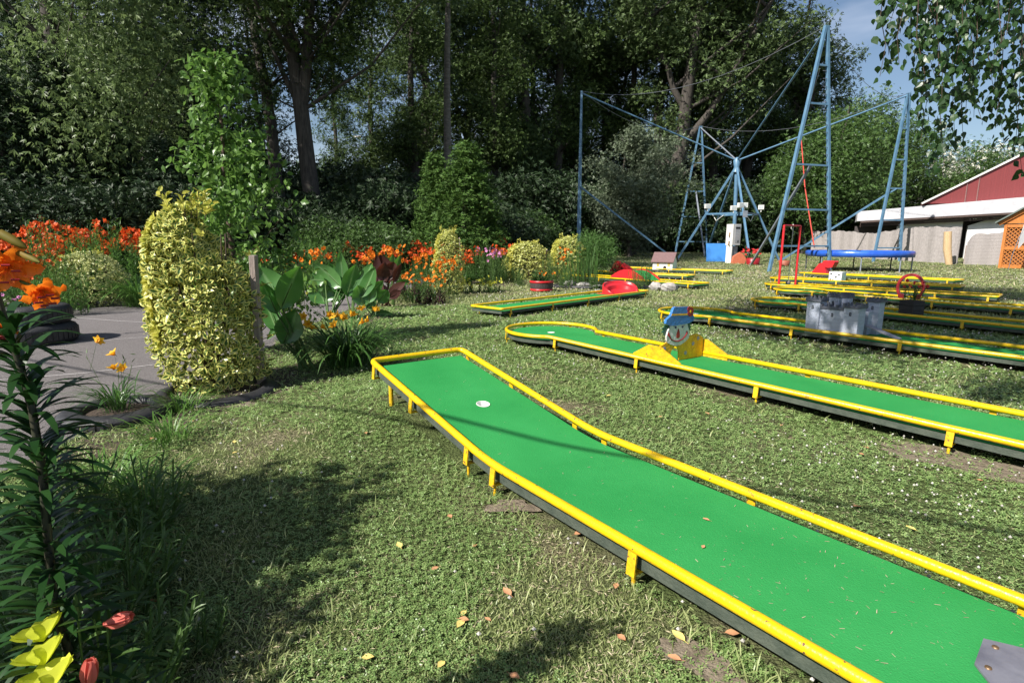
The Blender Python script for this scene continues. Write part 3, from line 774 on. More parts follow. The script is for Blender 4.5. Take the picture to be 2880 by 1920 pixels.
# braces from the towers to the feet of the mast
for top_, ft, col in ((Vector(gh(at(1627, 740, 46))).lerp(tl, .45), feet[0], 'blue_steel'), (Vector(gh(at(1943, 722, 60))).lerp(tb, .50), feet[1], 'grey_steel'),
                      (Vector(gh(at(2248, 764, 32))).lerp(tf, .455), feet[2], 'grey_steel'), (Vector(gh(at(2492, 742, 45.1))).lerp(tr, .45), feet[3], 'blue_steel')):
    MB().beam(top_, ft, .13, .13).build('brace', M[col], bf, off)
for a, b in ((tl, tf), (tl, tb), (tb, tr), (tr, tf)):
    pts = [a.lerp(b, i/12) - Vector((0, 0, 2.6*4*(i/12)*(1-i/12)*.55)) for i in range(13)]
    MB().tube(pts, .018, 4).build('guy_cable', M['cable'], bf, off)
a = tf.lerp(hub, .03); mid = tr.lerp(hub, .62)+Vector((0, 0, .15))
MB().tube([a+Vector((1.6, 3, -1)), mid], .02, 4).build('guy_cable', M['cable'], bf, off)
q = MB(); rp_ = [mid, mid.lerp(Vector((21.2, 39, 1.4)), .5)+Vector((-.2, 0, 0)), Vector((20.6, 38, 1.35))]
q.tube(rp_, .045, 5); q.build('bungee_rope', M['red_rope'], bf, off)
M['lamp_white'] = surf('lamp_housing_white', (.75, .75, .72), rough=.4)
M['lamp_glass'] = surf('lamp_glass', (.42, .46, .48), rough=.1, spec=.8)
for (px, py, Y, rz) in ((1990, 580, 44, .1), (2083, 577, 41, .25), (2094, 577, 41.3, -.2), (2141, 583, 45, -.5), (2063, 585, 43, .0)):
    p = at(px, py, Y); q = MB(); q.box(p, (.42, .22, .34), rz); q.beam(p-Vector((0, 0, .36)), p, .06, .06)
    L_ = q.build('floodlight', M['lamp_white'], bf, off)
    n_ = Vector((-math.sin(rz)*-1, -math.cos(rz), 0)); g_ = MB(); g_.box(p+Vector((math.sin(rz)*.115, -math.cos(rz)*.115, 0)), (.33, .012, .25), rz)
    g_.build('glass', M['lamp_glass'], L_).location = -off
for pts in ([ring[0]+Vector((.5, -.2, -.1)), ring[0].lerp(ring[3], .3)+Vector((0, 0, -.55)), ring[0].lerp(ring[3], .55)], [ring[3].lerp(ring[2], .1), ring[3].lerp(ring[2], .5)+Vector((0, 0, -.6)), ring[2]+Vector((-.4, 0, -.1))]):
    MB().tube(pts, .03, 5).build('wire', M['lamp_white'], bf, off)
p = at(2096, 602, 40.8); MB().box(p, (.30, .12, .48), .1).build('loudspeaker', M['grey_steel'], bf, off)

# control cabinet
cb = thing('control_cabinet', 'white electrical control cabinet on a slim stand at the mast of the bungee frame', 'control cabinet', (at(2056, 733, 42.5).x, 42.5, gz(0, 42.5)), R(28))
q = MB(); q.box((-.28, 0, .68), (.10, .5, 1.36)); q.box((.1, 0, .05), (.7, .55, .10)); q.build('stand', M['white'], cb)
MB().box((.14, 0, .70), (.50, .40, 1.16)).build('column', surf('speckled_grey_panel', (.32, .32, .33), (.18, .18, .20), 30), cb)
MB().box((.05, 0, 2.12), (.86, .62, 1.56)).build('cabinet', surf('cabinet_white', (.70, .69, .66), (.62, .61, .59), 4), cb, bevel=.01)
q = MB(); q.box((.14, -.314, 2.16), (.50, .006, 1.30)); q.build('notice_panel', surf('printed_notice', (.52, .52, .52), (.38, .38, .40), 5, stretch=(.5, 1, 18), lo=.45, hi=.55), cb)
q = MB(); q.box((.14, -.320, 2.62), (.50, .006, .14)); q.box((.22, -.320, 1.62), (.10, .006, .18)); q.build('dark_print', M['black'], cb)
q = MB()
for z in (2.25, 1.62): q.tube([(-.385, -.05, z), (-.44, -.05, z), (-.46, -.05, z-.28)], .045, 6)
q.build('switch', M['screw'], cb)
wb = thing('blue_board', 'plain blue board leaning on the ground beside the control cabinet', 'board', (at(2020, 728, 44).x, 44, gz(0, 44)), 0)
MB().box((-.1, 0, .72), (1.75, .10, 1.44), mat=Matrix.Rotation(R(-12), 3, 'X')).build('panel', surf('strong_blue_paint', (.05, .22, .60), (.06, .25, .65), 3, .5), wb)
q = MB(); q.tube([(-.1, .12, 1.38), (-.1, .12, 1.58), (.02, .12, 1.58), (.02, .12, 1.38)], .018, 5); q.build('handle', M['cable'], wb)

# trampoline
tc_ = ground(2415, 757); tc_ = Vector((21.15, 34.0, 0)); tra = thing('trampoline', 'wide round trampoline with blue padded edge on thin grey legs', 'trampoline', tc_)
RR = 2.8
q = MB(); q.lathe([(RR-.42, 1.13), (RR-.40, 1.18), (RR-.02, 1.20), (RR+.07, 1.12), (RR+.05, .84), (RR-.04, .84)], (0, 0, 0), 40); q.build('edge_pad', surf('shiny_blue_vinyl', (.018, .075, .42), (.03, .12, .52), 2.2, .28, bump=.8, bscale=3), tra)
q = MB(); q.lathe([(RR-.42, 1.12), (.001, 1.08)], (0, 0, 0), 40); q.build('jumping_mat', M['black'], tra)
for i in range(8):
    a = PI*2*i/8 + .3; p = Vector((RR*math.cos(a), RR*math.sin(a), 0))
    MB().tube([p*.985+Vector((0, 0, 1.0)), p*.985+Vector((0, 0, 0))], .038, 8).build('leg', M['grey_steel'] if p.y < 0 else surf('shaded_steel', (.06, .065, .075), rough=.5), tra)  # far legs take a darker steel, shade under the mat put into colour

# ================================================================ REED FENCE, HALL, SUMMERHOUSE
def reed_mat():
    m, n, l, b = new_mat('reed_screen')
    c, f = noise_mix(n, l, (.27, .245, .24), (.42, .385, .375), 5, .3, .7, coord='Generated', stretch=(60, 1, 3))
    l.new(c, b.inputs['Base Color']); b.inputs['Roughness'].default_value = .9
    t = n.new('ShaderNodeTexCoord'); w = n.new('ShaderNodeTexWave'); w.bands_direction = 'X'; w.inputs['Scale'].default_value = 9
    w.inputs['Distortion'].default_value = 4; w.inputs['Detail'].default_value = 4; l.new(t.outputs['Object'], w.inputs['Vector'])
    w2 = n.new('ShaderNodeTexWave'); w2.bands_direction = 'Z'; w2.inputs['Scale'].default_value = 3; w2.inputs['Distortion'].default_value = 2
    l.new(t.outputs['Object'], w2.inputs['Vector']); ad = n.new('ShaderNodeMath'); l.new(w.outputs['Fac'], ad.inputs[0]); l.new(w2.outputs['Fac'], ad.inputs[1])
    p = n.new('ShaderNodeBump'); p.inputs['Strength'].default_value = .5; p.inputs['Distance'].default_value = .02
    l.new(ad.outputs[0], p.inputs['Height']); l.new(p.outputs['Normal'], b.inputs['Normal'])
    return m
M['reed'] = reed_mat()
def reed_fence(A, B, hfun, label, group=None, m='reed'):
    A, B = Vector(A), Vector(B); d = B-A; L = d.length; rz = math.atan2(d.y, d.x)
    f = thing('reed_fence', label, 'fence', A, rz, group)
    n = max(6, int(L/.22)); q = MB(); vs = []
    for i in range(n+1):
        x = L*i/n; yy = .05*math.sin(x*2.1)+.03*math.sin(x*5.3); zb = gz(0, (A+d*(i/n)).y)-A.z-.03; h = hfun(i/n)+.035*math.sin(x*3.7)+.03*math.sin(x*9+1)
        for dy, z in ((-.02, zb), (-.02, h), (.02, h), (.02, zb)): vs.append((x, yy+dy, z))
    q.add(vs, [(4*i+a, 4*(i+1)+a, 4*(i+1)+(a+1) % 4, 4*i+(a+1) % 4) for i in range(n) for a in range(4)])
    q.build('reed_panel', M[m], f)
    for i in range(0, int(L/2.2)+1):
        x = min(L-.1, i*2.2); MB().tube([(x, .10, -.1), (x, .10, hfun(x/L)-.15)], .045, 6).build('post', M['wood_grey'], f)
    return f
A = Vector((31.1, 58, gz(0, 58))); B = Vector((33.9, 42.0, gz(0, 42)))
reed_fence(A, A.lerp(B, .985), lambda t: 2.38-.30*math.exp(-((t-.47)/.14)**2)+.12*math.exp(-((t-.8)/.15)**2), 'long grey reed screen fence behind the trampoline', 'reed screens before the white hall')
C_ = Vector((36.6, 40.4, gz(0, 40.4)))
reed_fence((33.85, 41.5, gz(0, 41)), C_, lambda t: 2.25+.15*t if t > .10 else 1.6+6*t, 'short grey reed screen between the tan roll of reeds and the orange summerhouse', 'reed screens before the white hall')
ro = thing('reed_roll', 'upright tan roll of reeds tied between the two grey reed screens', 'reed roll', (at(2664, 742, 41.2).x, 41.2, gz(0, 41)))
MB().tube([(.15, 0, -.02), (-.12, .05, 1.2), (-.25, .05, 2.42)], [.22, .27, .25], 10).build('roll', surf('tan_reed', (.50, .34, .18), (.62, .45, .27), 6, .9, bump=.8, stretch=(9, 9, .5)), ro)

hall = thing('sports_hall', 'low white hall with brown beams under a big dark red gable', 'building', (38, 52, .3), 0)
ho_ = hall.location
p1, p2 = at(2413, 595, 54), at(2895, 553, 48)
q1, q2 = at(2413, 622, 54), at(2895, 595, 48)
dv = Vector((p2.x-p1.x, p2.y-p1.y, 0)).normalized(); nv = Vector((dv.y, -dv.x, 0))
p2 = p1 + (p2-p1)*1.6; q2 = q1 + (q2-q1)*1.6
def wall_quad(mb, a, b, za0, za1, zb0, zb1, th):
    """upright slab from a to b, thickness th away from the viewer"""
    back = -nv*th
    vs = [Vector((a.x, a.y, za0)), Vector((b.x, b.y, zb0)), Vector((b.x, b.y, zb1)), Vector((a.x, a.y, za1))]
    vs += [v+back for v in vs]
    return mb.add(vs, [(0, 1, 2, 3), (7, 6, 5, 4), (0, 4, 5, 1), (1, 5, 6, 2), (2, 6, 7, 3), (3, 7, 4, 0)])
wall_quad(MB(), p1, p2, q1.z, p1.z, q2.z, p2.z, 12).build('fascia', surf('shaded_white_render', (.52, .52, .54), (.42, .42, .45), 2, .8), hall, ho_)  # white dimmed: tree shade is put into the base colour
for i, (dz0, dz1, dn) in enumerate(((-.17, -.01, .12), (-.35, -.19, -.10), (-.53, -.38, -.3))):
    o_ = nv*dn
    wall_quad(MB(), p1+o_+dv*.3, p2+o_, q1.z+dz0, q1.z+dz1, q2.z+dz0, q2.z+dz1, .35).build('beam', surf('dark_brown_timber', (.055, .035, .03), (.085, .055, .045), 4, .7), hall, ho_)
wm = surf('white_wall', (.66, .66, .66), (.58, .58, .60), 1.5, .85)
for t0, t1 in ((.17, .42), (.44, .57), (.58, .80), (.83, 1.0)):
    a_, b_ = p1.lerp(p2, t0)-nv*1.0, p1.lerp(p2, t1)-nv*1.0
    wall_quad(MB(), a_, b_, .3, q1.z-.50, .3, q2.z-.50, .3).build('wall', wm, hall, ho_)
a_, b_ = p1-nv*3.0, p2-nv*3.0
wall_quad(MB(), a_, b_, .2, q1.z-.4, .2, q2.z-.4, .2).build('back_wall', surf('recess_shade', (.06, .05, .05)), hall, ho_)  # dark colour stands in for the shade inside the recess
# red corrugated gable with white verge
Yg = 51
g0, gt, gr = at(2590, 573, 51.5), at(2745, 497, 50.5), at(2900, 428, 49.5)
g1 = gt + (gt-g0)*2.4; gb = p1.lerp(p2, 1.0)
gd = (Vector((g1.x, g1.y, 0))-Vector((g0.x, g0.y, 0))).normalized(); gn = Vector((gd.y, -gd.x, 0))
peak = g1; far = g1 + Vector((gd.x*16, gd.y*16, -(g1.z-g0.z)))
vs = [g0, far.xy.to_3d()+Vector((0, 0, g0.z)), peak]
vr = Vector((g0.x+1.5, g0.y, 0)).normalized(); vs = [Vector(v) for v in vs]; vs += [v+vr*12-Vector((0, 0, .9)) for v in vs]
redm = surf('red_corrugated_wall', (.23, .042, .044), (.17, .034, .036), 3, .6, bump=.8, bscale=2, stretch=(14, 14, .05))
MB().add(vs, [(0, 1, 2), (5, 4, 3), (0, 3, 4, 1), (1, 4, 5, 2), (2, 5, 3, 0)]).build('gable', redm, hall, ho_)
MB().beam(g0-gn*-.15, peak+gn*.15, .08, .14).build('verge', M['white'], hall, ho_)
for px in (2722, 2756):
    t = (px-2590)/(2745-2590); b0 = g0 + (gt-g0)*t; MB().beam(Vector((b0.x, b0.y, g0.z))+gn*.03, b0+gn*.03-Vector((0, 0, .15)), .10, .03).build('seam_strip', surf('pink_strip', (.26, .15, .14)), hall, ho_)

su = thing('summerhouse', 'orange stained lattice summerhouse at the right edge of the lawn', 'summerhouse', (32.75, 37.2, gz(0, 37.2)), R(-52))
M['orange_wood'] = surf('orange_stained_wood', (.48, .17, .03), (.38, .12, .02), 5, .5, bump=.3, stretch=(6, 6, .8))
hexp = [(-2.6, 0), (2.6, 0)]
W_ = 5.2
def lattice(mb, x0, x1, z0, z1, y=0, s=.24):
    import itertools
    w, h = x1-x0, z1-z0; k = -h
    while k < w:
        for sg in (1, -1):
            a0, a1 = max(0, k), min(w, k+h)
            xa, xb = x0+a0, x0+a1; za, zb = z0+(a0-k), z0+(a1-k)
            if sg < 0: xa, xb = x1-a0, x1-a1
            if a1-a0 > .05: mb.beam((xa, y-.012*sg, za), (xb, y-.012*sg, zb), .045, .02, up=(0, 1, 0))
        k += s
    return mb
for x in (0, 1.3, 2.6, 3.9, W_): MB().box((x, 0, 1.45), (.16, .16, 2.9)).build('post', M['orange_wood'], su)
for z in (.15, 1.35, 2.8): MB().box((W_/2, .001, z), (W_-.17, .10, .22)).build('rail', M['orange_wood'], su)
for x in (0, 1.3, 2.6, 3.9):
    for z0, z1 in ((.26, 1.24), (1.46, 2.69)): lattice(MB(), x+.08, x+1.22, z0, z1).build('lattice_panel', M['orange_wood'], su)
MB().box((W_/2, .25, 1.5), (W_, .02, 2.7)).build('screen', surf('dark_orange_board', (.16, .06, .02)), su)
MB().prism([(-.25, 2.95), (W_+.25, 2.95), (W_/2, 4.9)], -.02, .12, T=Matrix(((1, 0, 0, 0), (0, 0, -1, 0), (0, 1, 0, 0), (0, 0, 0, 1)))).build('gable_board', M['orange_wood'], su)
q = MB(); q.beam((-.35, -.18, 2.92), (W_/2, -.18, 5.02), .14, .20); q.beam((W_+.7, -.18, 2.92), (W_/2, -.18, 5.02), .14, .20); q.build('barge_board', M['orange_wood'], su)
q = MB()
for s in (-1, 1): q.add([(W_/2-s*3.1, -.5, 2.95), (W_/2-s*3.1, 4.5, 2.95), (W_/2, 4.5, 5.15), (W_/2, -.5, 5.15), (W_/2-s*3.1, -.5, 3.05), (W_/2-s*3.1, 4.5, 3.05), (W_/2, 4.5, 5.25), (W_/2, -.5, 5.25)], [(0, 1, 2, 3), (4, 5, 6, 7), (0, 1, 5, 4), (1, 2, 6, 5), (2, 3, 7, 6), (3, 0, 4, 7)])
q.build('roof', surf('green_grey_roofing', (.10, .13, .12), (.14, .17, .15), 4, .8), su)
fg = thing('feather_flag', 'limp white feather flag on a thin leaning pole before the orange summerhouse', 'flag', (at(2836, 755, 35).x, 35, 0))
MB().tube([(0, 0, 0), (.10, 0, .9), (.35, 0, 2.0), (.75, 0, 3.0), (.9, 0, 3.35), (.85, 0, 3.5)], .02, 5).build('pole', M['cable'], fg)
q = MB(); P_ = [(.42, 1.35), (.38, 1.5), (.43, 2.2), (.52, 2.75), (.62, 3.25), (.78, 3.48), (.95, 3.35), (1.02, 2.9), (.92, 2.2), (.72, 1.75)]
q.prism(P_, -.012, .012, T=Matrix(((1, 0, 0, 0), (0, 0, -1, 0), (0, 1, 0, 0), (0, 0, 0, 1)))); q.build('banner', surf('translucent_white_cloth', (.55, .55, .56), (.45, .45, .47), 3), fg)

# street lamp far between the trees
sl = thing('street_lamp', 'grey double headed street lamp far behind the trees', 'street lamp', (at(1042, 600, 70).x, 70, .7))
zt = at(1042, 385, 70).z-.7
MB().tube([(0, 0, 0), (0, 0, zt)], [.14, .09], 8).build('pole', M['grey_steel'], sl)
for s in (-1, 1):
    MB().tube([(0, 0, zt-.1), (s*.9, 0, zt)], .05, 5).build('arm', M['grey_steel'], sl)
    MB().box((s*1.2, 0, zt), (.9, .3, .16)).build('lamp_head', M['white'], sl)

# ================================================================ VEGETATION
LEAF = dict(
    poplar=leafmat('poplar_leaf', (.020, .040, .013), (.110, .172, .046), .30, .5, .22),
    poplar_b=leafmat('grey_poplar_leaf', (.026, .050, .018), (.140, .205, .070), .30, .48, .28),
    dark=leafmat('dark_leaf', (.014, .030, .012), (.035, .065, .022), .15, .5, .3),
    willow=leafmat('willow_leaf', (.10, .155, .050), (.22, .30, .11), .45, .45, .4),
    silver=leafmat('silver_leaf', (.055, .085, .045), (.22, .27, .17), .2, .45, .4),
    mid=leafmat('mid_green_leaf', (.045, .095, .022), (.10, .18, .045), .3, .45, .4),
    thuja=leafmat('thuja_spray', (.028, .072, .014), (.10, .18, .036), .15, .6, .2),
    young=leafmat('bright_green_leaf', (.075, .165, .028), (.17, .30, .065), .42, .36, .5),
    birch=leafmat('shaded_birch_leaf', (.018, .048, .016), (.050, .105, .030), .30, .38, .5),  # base colour darkened: shade under the crown is put into it
    blossom=leafmat('white_blossom', (.62, .62, .52), (.80, .80, .70), .3, .7, .2),
    gold=leafmat('variegated_leaf', (.035, .11, .018), (.07, .17, .03), .25, .36, .5, edge=(.68, .66, .20), edge_at=.50),
    gold_tip=leafmat('golden_leaf', (.46, .48, .08), (.64, .60, .14), .4, .4, .45),
    pale=leafmat('pale_variegated_leaf', (.07, .17, .04), (.11, .22, .06), .25, .4, .5, edge=(.62, .62, .26), edge_at=.42),
    lilyleaf=leafmat('daylily_blade', (.030, .080, .018), (.075, .17, .035), .3, .4, .5),
    grassy=leafmat('bright_blade', (.07, .16, .03), (.13, .26, .05), .35, .4, .4),
    canna=leafmat('canna_leaf', (.070, .19, .050), (.11, .26, .075), .36, .30, .6, tcol=(1.1, 1.25, .5), edge=(.20, .36, .15), edge_at=.80),
    purple=leafmat('purple_canna_leaf', (.060, .022, .022), (.10, .045, .035), .35, .35, .5, tcol=(1.6, .7, .5)),
    orange=leafmat('orange_petal', (.60, .070, .014), (.74, .12, .02), .3, .5, .3),
    amber=leafmat('amber_petal', (.78, .19, .015), (.86, .27, .02), .35, .5, .3),
    yellow=leafmat('yellow_orange_petal', (.88, .40, .02), (.92, .55, .04), .35, .5, .3),
    lemon=leafmat('pale_yellow_petal', (.78, .80, .10), (.85, .85, .16), .45, .5, .3),
    pink=leafmat('pink_petal', (.62, .18, .45), (.75, .34, .60), .3, .6, .2),
    redp=leafmat('red_petal', (.62, .03, .03), (.75, .06, .06), .3, .5, .3),
    stemg=leafmat('green_stem', (.06, .12, .03), (.09, .16, .04), .05, .5, .3),
    fern=leafmat('feathery_green', (.055, .13, .030), (.11, .21, .05), .3, .5, .3),
    darkfol=leafmat('dark_red_foliage', (.035, .016, .020), (.07, .030, .035), .2, .5, .3),
)
def clump_leaves(cen, per, spread, size, T, seed=0, flat=.65, droop=.0, up_bias=.8, size_var=.3):
    """leaves gathered round clump centres (K,3); spread and size may differ by clump"""
    K = len(cen); spread = np.broadcast_to(spread, K)
    c = np.repeat(cen, per, 0); sp = np.repeat(spread, per)[:, None]
    d = rng.normal(size=(K*per, 3)); rr = np.linalg.norm(d, axis=1, keepdims=True)
    d = d/rr*np.minimum(rr, 2.1)
    p = c + d*sp*np.array([1, 1, flat])*.55
    ax = unit_rand(K*per) + np.array([0, 0, -droop]); up = unit_rand(K*per) + np.array([0, 0, up_bias]) + norm(d)*.6
    s = size*(1 + size_var*rng.normal(size=K*per).clip(-2, 2))
    return scatter(T, p, ax, up, s)
def trunk_pts(H, lean, wob, n=10, seed=0):
    r_ = random.Random(seed); x = y = 0; out = []
    for i in range(n+1):
        t = i/n; out.append(Vector((lean[0]*t + x, lean[1]*t + y, H*t))); x += r_.uniform(-wob, wob); y += r_.uniform(-wob, wob)
    return out
def make_tree(name, label, H, tr, crown_fn, nclump, per, spread, size, leaf, T=T_CLUSTER, lean=(0, 0), wob=.15, top=1.0, bark='bark',
              limbs=26, seed=1, droop=0, group=None, flat=.7, cat='tree', extra=None, fork=None):
    """tapered trunk with limbs out to the leaf clumps; crown_fn(n) gives clump centres"""
    root = thing(name, label, cat, (0, 0, 0), 0, group); r_ = random.Random(seed)
    tp = trunk_pts(H*top, lean, wob, 10, seed); cen = crown_fn(nclump)
    q = MB(); q.tube([tp[0]-Vector((0, 0, .3))]+tp, [tr*1.35]+[tr*(1.15-.95*i/10) for i in range(11)], 10)
    stems = [tp]
    if fork:
        for (i0, dx, dy, hh, rr) in fork:
            b = tp[i0]; f = [b + Vector((dx*t**.8, dy*t**.8, (hh-b.z)*t)) + Vector((r_.uniform(-1, 1), r_.uniform(-1, 1), 0))*wob*.6*(t > 0) for t in [j/7 for j in range(8)]]
            q.tube(f, [rr*(1-.8*j/7) for j in range(8)], 9); stems.append(f)
    for j in range(limbs):
        c = Vector(cen[r_.randrange(nclump)]); st = r_.choice(stems)
        best = min(range(len(st)), key=lambda i: abs(st[i].z - (c.z - .9*math.hypot(c.x-st[i].x, c.y-st[i].y))) )
        b = st[best]
        if (c-b).length < .5: continue
        m_ = b.lerp(c, .5) + Vector((r_.uniform(-.1, .1), r_.uniform(-.1, .1), -.08))*(c-b).length
        rr = max(.02*H/10, tr*.30*(1-best/11.))*r_.uniform(.6, 1.1); q.tube([b, m_, c], [rr, rr*.6, rr*.15], 6)
    q.build('trunk', M[bark], root)
    nn = NP(); nn.add(clump_leaves(cen, per, spread, size, T, flat=flat, droop=droop))
    mats = [LEAF[leaf]]
    if extra: mats.append(LEAF[extra[0]]); nn.add(clump_leaves(cen[rng.integers(0, nclump, extra[1])]+np.array([0, 0, spread*.5]), extra[2], spread*.7, extra[3], T), 1)
    nn.build('crown', mats, root)
    return root
def ellip(cx, cy, cz, rx, ry, rz, shell=.5):
    def f(n):
        d = unit_rand(n)*(rng.random((n, 1))**shell); return np.array([cx, cy, cz])+d*np.array([rx, ry, rz])
    return f
def column_crown(z0, z1, r, top=.25, low=.6):
    """tall crown: widest at a third of its height"""
    def f(n):
        t = rng.random(n); rad = r*np.interp(t, [0, .3, .7, 1], [low, 1, .8, top])*np.sqrt(rng.random(n)*.85+.15); a = rng.random(n)*2*PI
        lump = 1+.25*np.sin(a*3+t*9)
        return np.stack([rad*lump*np.cos(a), rad*lump*np.sin(a), z0+(z1-z0)*t], 1)
    return f
def branchy(fn, nb, H, rise=.8, jit=.3):
    """clumps strung along boughs that climb from the trunk to the tips given by fn"""
    def f(n):
        tips = fn(nb); k = rng.integers(0, nb, n); t = .35+.65*rng.random(n)**.8; tip = tips[k]
        out = np.hypot(tip[:, 0], tip[:, 1]); z0 = np.maximum(tip[:, 2]-out*rise, .12*H)
        x = tip[:, 0]*t; y = tip[:, 1]*t; z = z0+(tip[:, 2]-z0)*t**.8
        return np.stack([x, y, z], 1)+rng.normal(size=(n, 3))*jit*(.5+t[:, None]*.5)
    return f
def cone_crown(z0, z1, r):
    def f(n):
        t = rng.random(n)**1.35; rad = r*(1-t)**.75*(.55+.50*rng.random(n)); a = rng.random(n)*2*PI
        return np.stack([rad*np.cos(a), rad*np.sin(a), z0+(z1-z0)*t], 1)
    return f
def foot(px, Y): p = at(px, 700, Y); return Vector((p.x, Y, gz(p.x, Y)-.05))

def by_landmark(px, table):
    for lim, words in table:
        if px < lim: return words
    return table[-1][1]
SHR = [(60, 'cut by the left edge of the photo'), (300, 'behind the orange lilies at the far left'), (480, 'between the left conifers and the golden column'), (720, 'behind the young tree'), (830, 'just right of the young tree'), (945, 'below the old forked poplar'),
       (1070, 'behind the middle of the long lily bed'), (1180, 'just left of the bright thujas'), (1360, 'behind the bright thujas'), (1440, 'just right of the bright thujas'), (1520, 'behind the half barrel and golden shrubs'), (1640, 'behind the left blue pole'), (1740, 'behind the left half of the silvery bush'),
       (1840, 'behind the right half of the silvery bush'), (1930, 'behind the left foot of the blue mast'), (2000, 'behind the back blue ladder tower'), (2090, 'behind the blue mast and white cabinet'), (2180, 'behind the front ladder tower foot'), (2300, 'behind the red hanging ball frame'), (2420, 'over the left end of the reed fence'), (9999, 'over the middle of the reed fence')]
# ---- prototypes of the wood
P = [Proto(make_tree('poplar_tree', 'x', 30, .52, branchy(column_crown(7, 31, 5.0), 52, 30, .9, .8), 210, 84, 1.35, .30, 'poplar', seed=3, wob=.35, lean=(.8, 0), limbs=40)),
     Proto(make_tree('poplar_tree', 'x', 32, .60, branchy(column_crown(5, 33, 5.8), 58, 32, .9, .8), 230, 84, 1.4, .31, 'poplar_b', seed=5, wob=.45, lean=(-1, 0), limbs=44, fork=[(3, 4, 0, 27, .36)])),
     Proto(make_tree('poplar_tree', 'x', 27, .42, branchy(column_crown(9, 29, 4.0, .2, .5), 40, 27, 1, .7), 140, 84, 1.2, .28, 'poplar', seed=8, wob=.3, limbs=30)),
     Proto(make_tree('poplar_tree', 'x', 28, .48, branchy(ellip(0, 0, 18, 7, 7, 10, .45), 56, 28, .9, .8), 230, 84, 1.45, .32, 'poplar_b', seed=13, wob=.4, limbs=44, fork=[(4, -3, 1, 24, .28)])),
     Proto(make_tree('broadleaf_tree', 'x', 13, .30, ellip(0, 0, 7.6, 4.6, 4.6, 5.8, .42), 150, 100, 1.6, .26, 'mid', seed=17, wob=.3, limbs=30)),
     Proto(make_tree('broadleaf_tree', 'x', 13, .30, ellip(0, 0, 7.2, 4.9, 4.9, 6.0, .42), 150, 100, 1.7, .27, 'dark', seed=19, wob=.3, limbs=30))]
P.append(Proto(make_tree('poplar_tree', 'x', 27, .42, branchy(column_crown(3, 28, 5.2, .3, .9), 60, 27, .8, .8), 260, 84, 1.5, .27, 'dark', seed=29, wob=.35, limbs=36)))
PL = ['tall poplar far outside the left edge', 'tall grey leaved poplar behind the dark conifer at the left edge', 'dark tall poplar just left of the young tree top', 'dark tall poplar directly behind the young tree', 'dark tall poplar between the young tree and the old forked poplar',
      'dark tall poplar behind the pale drooping tree', 'tall poplar left of the slim pale trunk', 'tall wide poplar behind the right bright thuja', 'slender tall poplar right of the bright thujas', 'tall poplar with forked trunk halfway between thujas and left blue pole',
      'tall poplar just left of the top of the left blue pole', 'tall wide poplar just right of the left blue pole', 'slender tall poplar behind the silvery bush', 'tall forked poplar behind the right edge of the silvery bush', 'tall wide poplar behind the back blue ladder tower',
      'tall poplar behind the blue mast', 'tall poplar behind the long arm between mast and front ladder tower', 'spare']
WG = 'tall poplars of the wood behind the lawn'
WL = 'tall poplar with grey trunk in the shady wood behind the lawn'
UG = 'lower leafy trees filling the back of the wood'
UL = 'lower leafy tree filling the gaps between poplars at the back of the wood'
for i, (px, Y, v, s, rz) in enumerate([
        (-420, 44, 3, .95, 1), (60, 38, 1, 1.0, 2.1), (330, 33, 6, 1.0, .4), (470, 37, 6, 1.0, 4), (620, 46, 6, .95, 1.2), (200, 45, 6, 1.1, 3),
        (1200, 58, 0, 1.1, 3.0), (1330, 64, 3, 1.1, .6), (1420, 60, 2, 1.15, 5.1), (1475, 62, 1, 1.15, 2.9),
        (1560, 64, 0, 1.2, 1.5), (1680, 72, 3, 1.25, 3.3), (1760, 70, 2, 1.3, 2), (1850, 67, 1, 1.2, .2), (1990, 70, 3, 1.2, 5), (2080, 74, 0, 1.25, 1), (2190, 76, 3, 1.15, 2.4)]):
    P[v].put(foot(px, Y), rz, s, PL[i], None)
for i, (px, Y, v, s, rz) in enumerate([
        (-200, 60, 5, 1.6, 0), (0, 56, 5, 1.5, 1), (170, 58, 4, 1.5, 2), (330, 56, 5, 1.6, 3), (480, 60, 5, 1.5, 4), (620, 66, 5, 1.0, 5), (760, 72, 5, .95, .5), (880, 74, 4, .85, 1.5),
        (1000, 76, 5, .85, 2.5), (1110, 74, 5, 1.0, 3.5), (1230, 80, 5, 1.15, 4.5), (1360, 82, 5, 1.25, 5.5), (1500, 82, 5, 1.25, .8), (1640, 82, 5, 1.25, 1.8), (1790, 84, 5, 1.25, 2.8),
        (1930, 82, 5, 1.25, 3.8), (2070, 84, 5, 1.2, 4.8), (2200, 82, 4, 1.5, 5.8)]):
    P[v].put(foot(px, Y), rz, s, 'lower back tree of the wood '+by_landmark(px, SHR), UG)
for px, Y, s, rz, lb in ((760, 58, .9, 1, 'slender poplar seen left of the old forked trunk'), (1050, 62, .95, 4, 'slender poplar in the bright gap right of the old forked trunk'), (960, 90, 1.1, 2, 'farthest slender poplar close behind the old forked trunk'), (1160, 50, .95, 3, 'slender poplar just left of the bright thujas'), (1390, 54, 1.0, 5, 'slender poplar just right of the bright thujas'),
        (1500, 68, 1.15, 1, 'slender poplar above the golden shrubs'), (1605, 72, 1.2, 2.2, 'slender poplar close left of the left blue pole'), (560, 42, .95, .4, 'slender poplar seen through the young tree')): P[2].put(foot(px, Y), rz, s, lb)
P[4].put(foot(2400, 66), 1.0, 1.32, 'full green tree rising behind the front blue ladder tower', None)
P[4].put(foot(2530, 70), 2.6, 1.08, 'green tree crossed by the long blue arm behind the trampoline', None)
P[4].put(foot(2330, 60), 4.6, 1.15, 'green tree behind the red hanging ball frame', None)
P[4].put(foot(2260, 60), 3.6, .9, 'low green tree just left of the reed fence end', None)
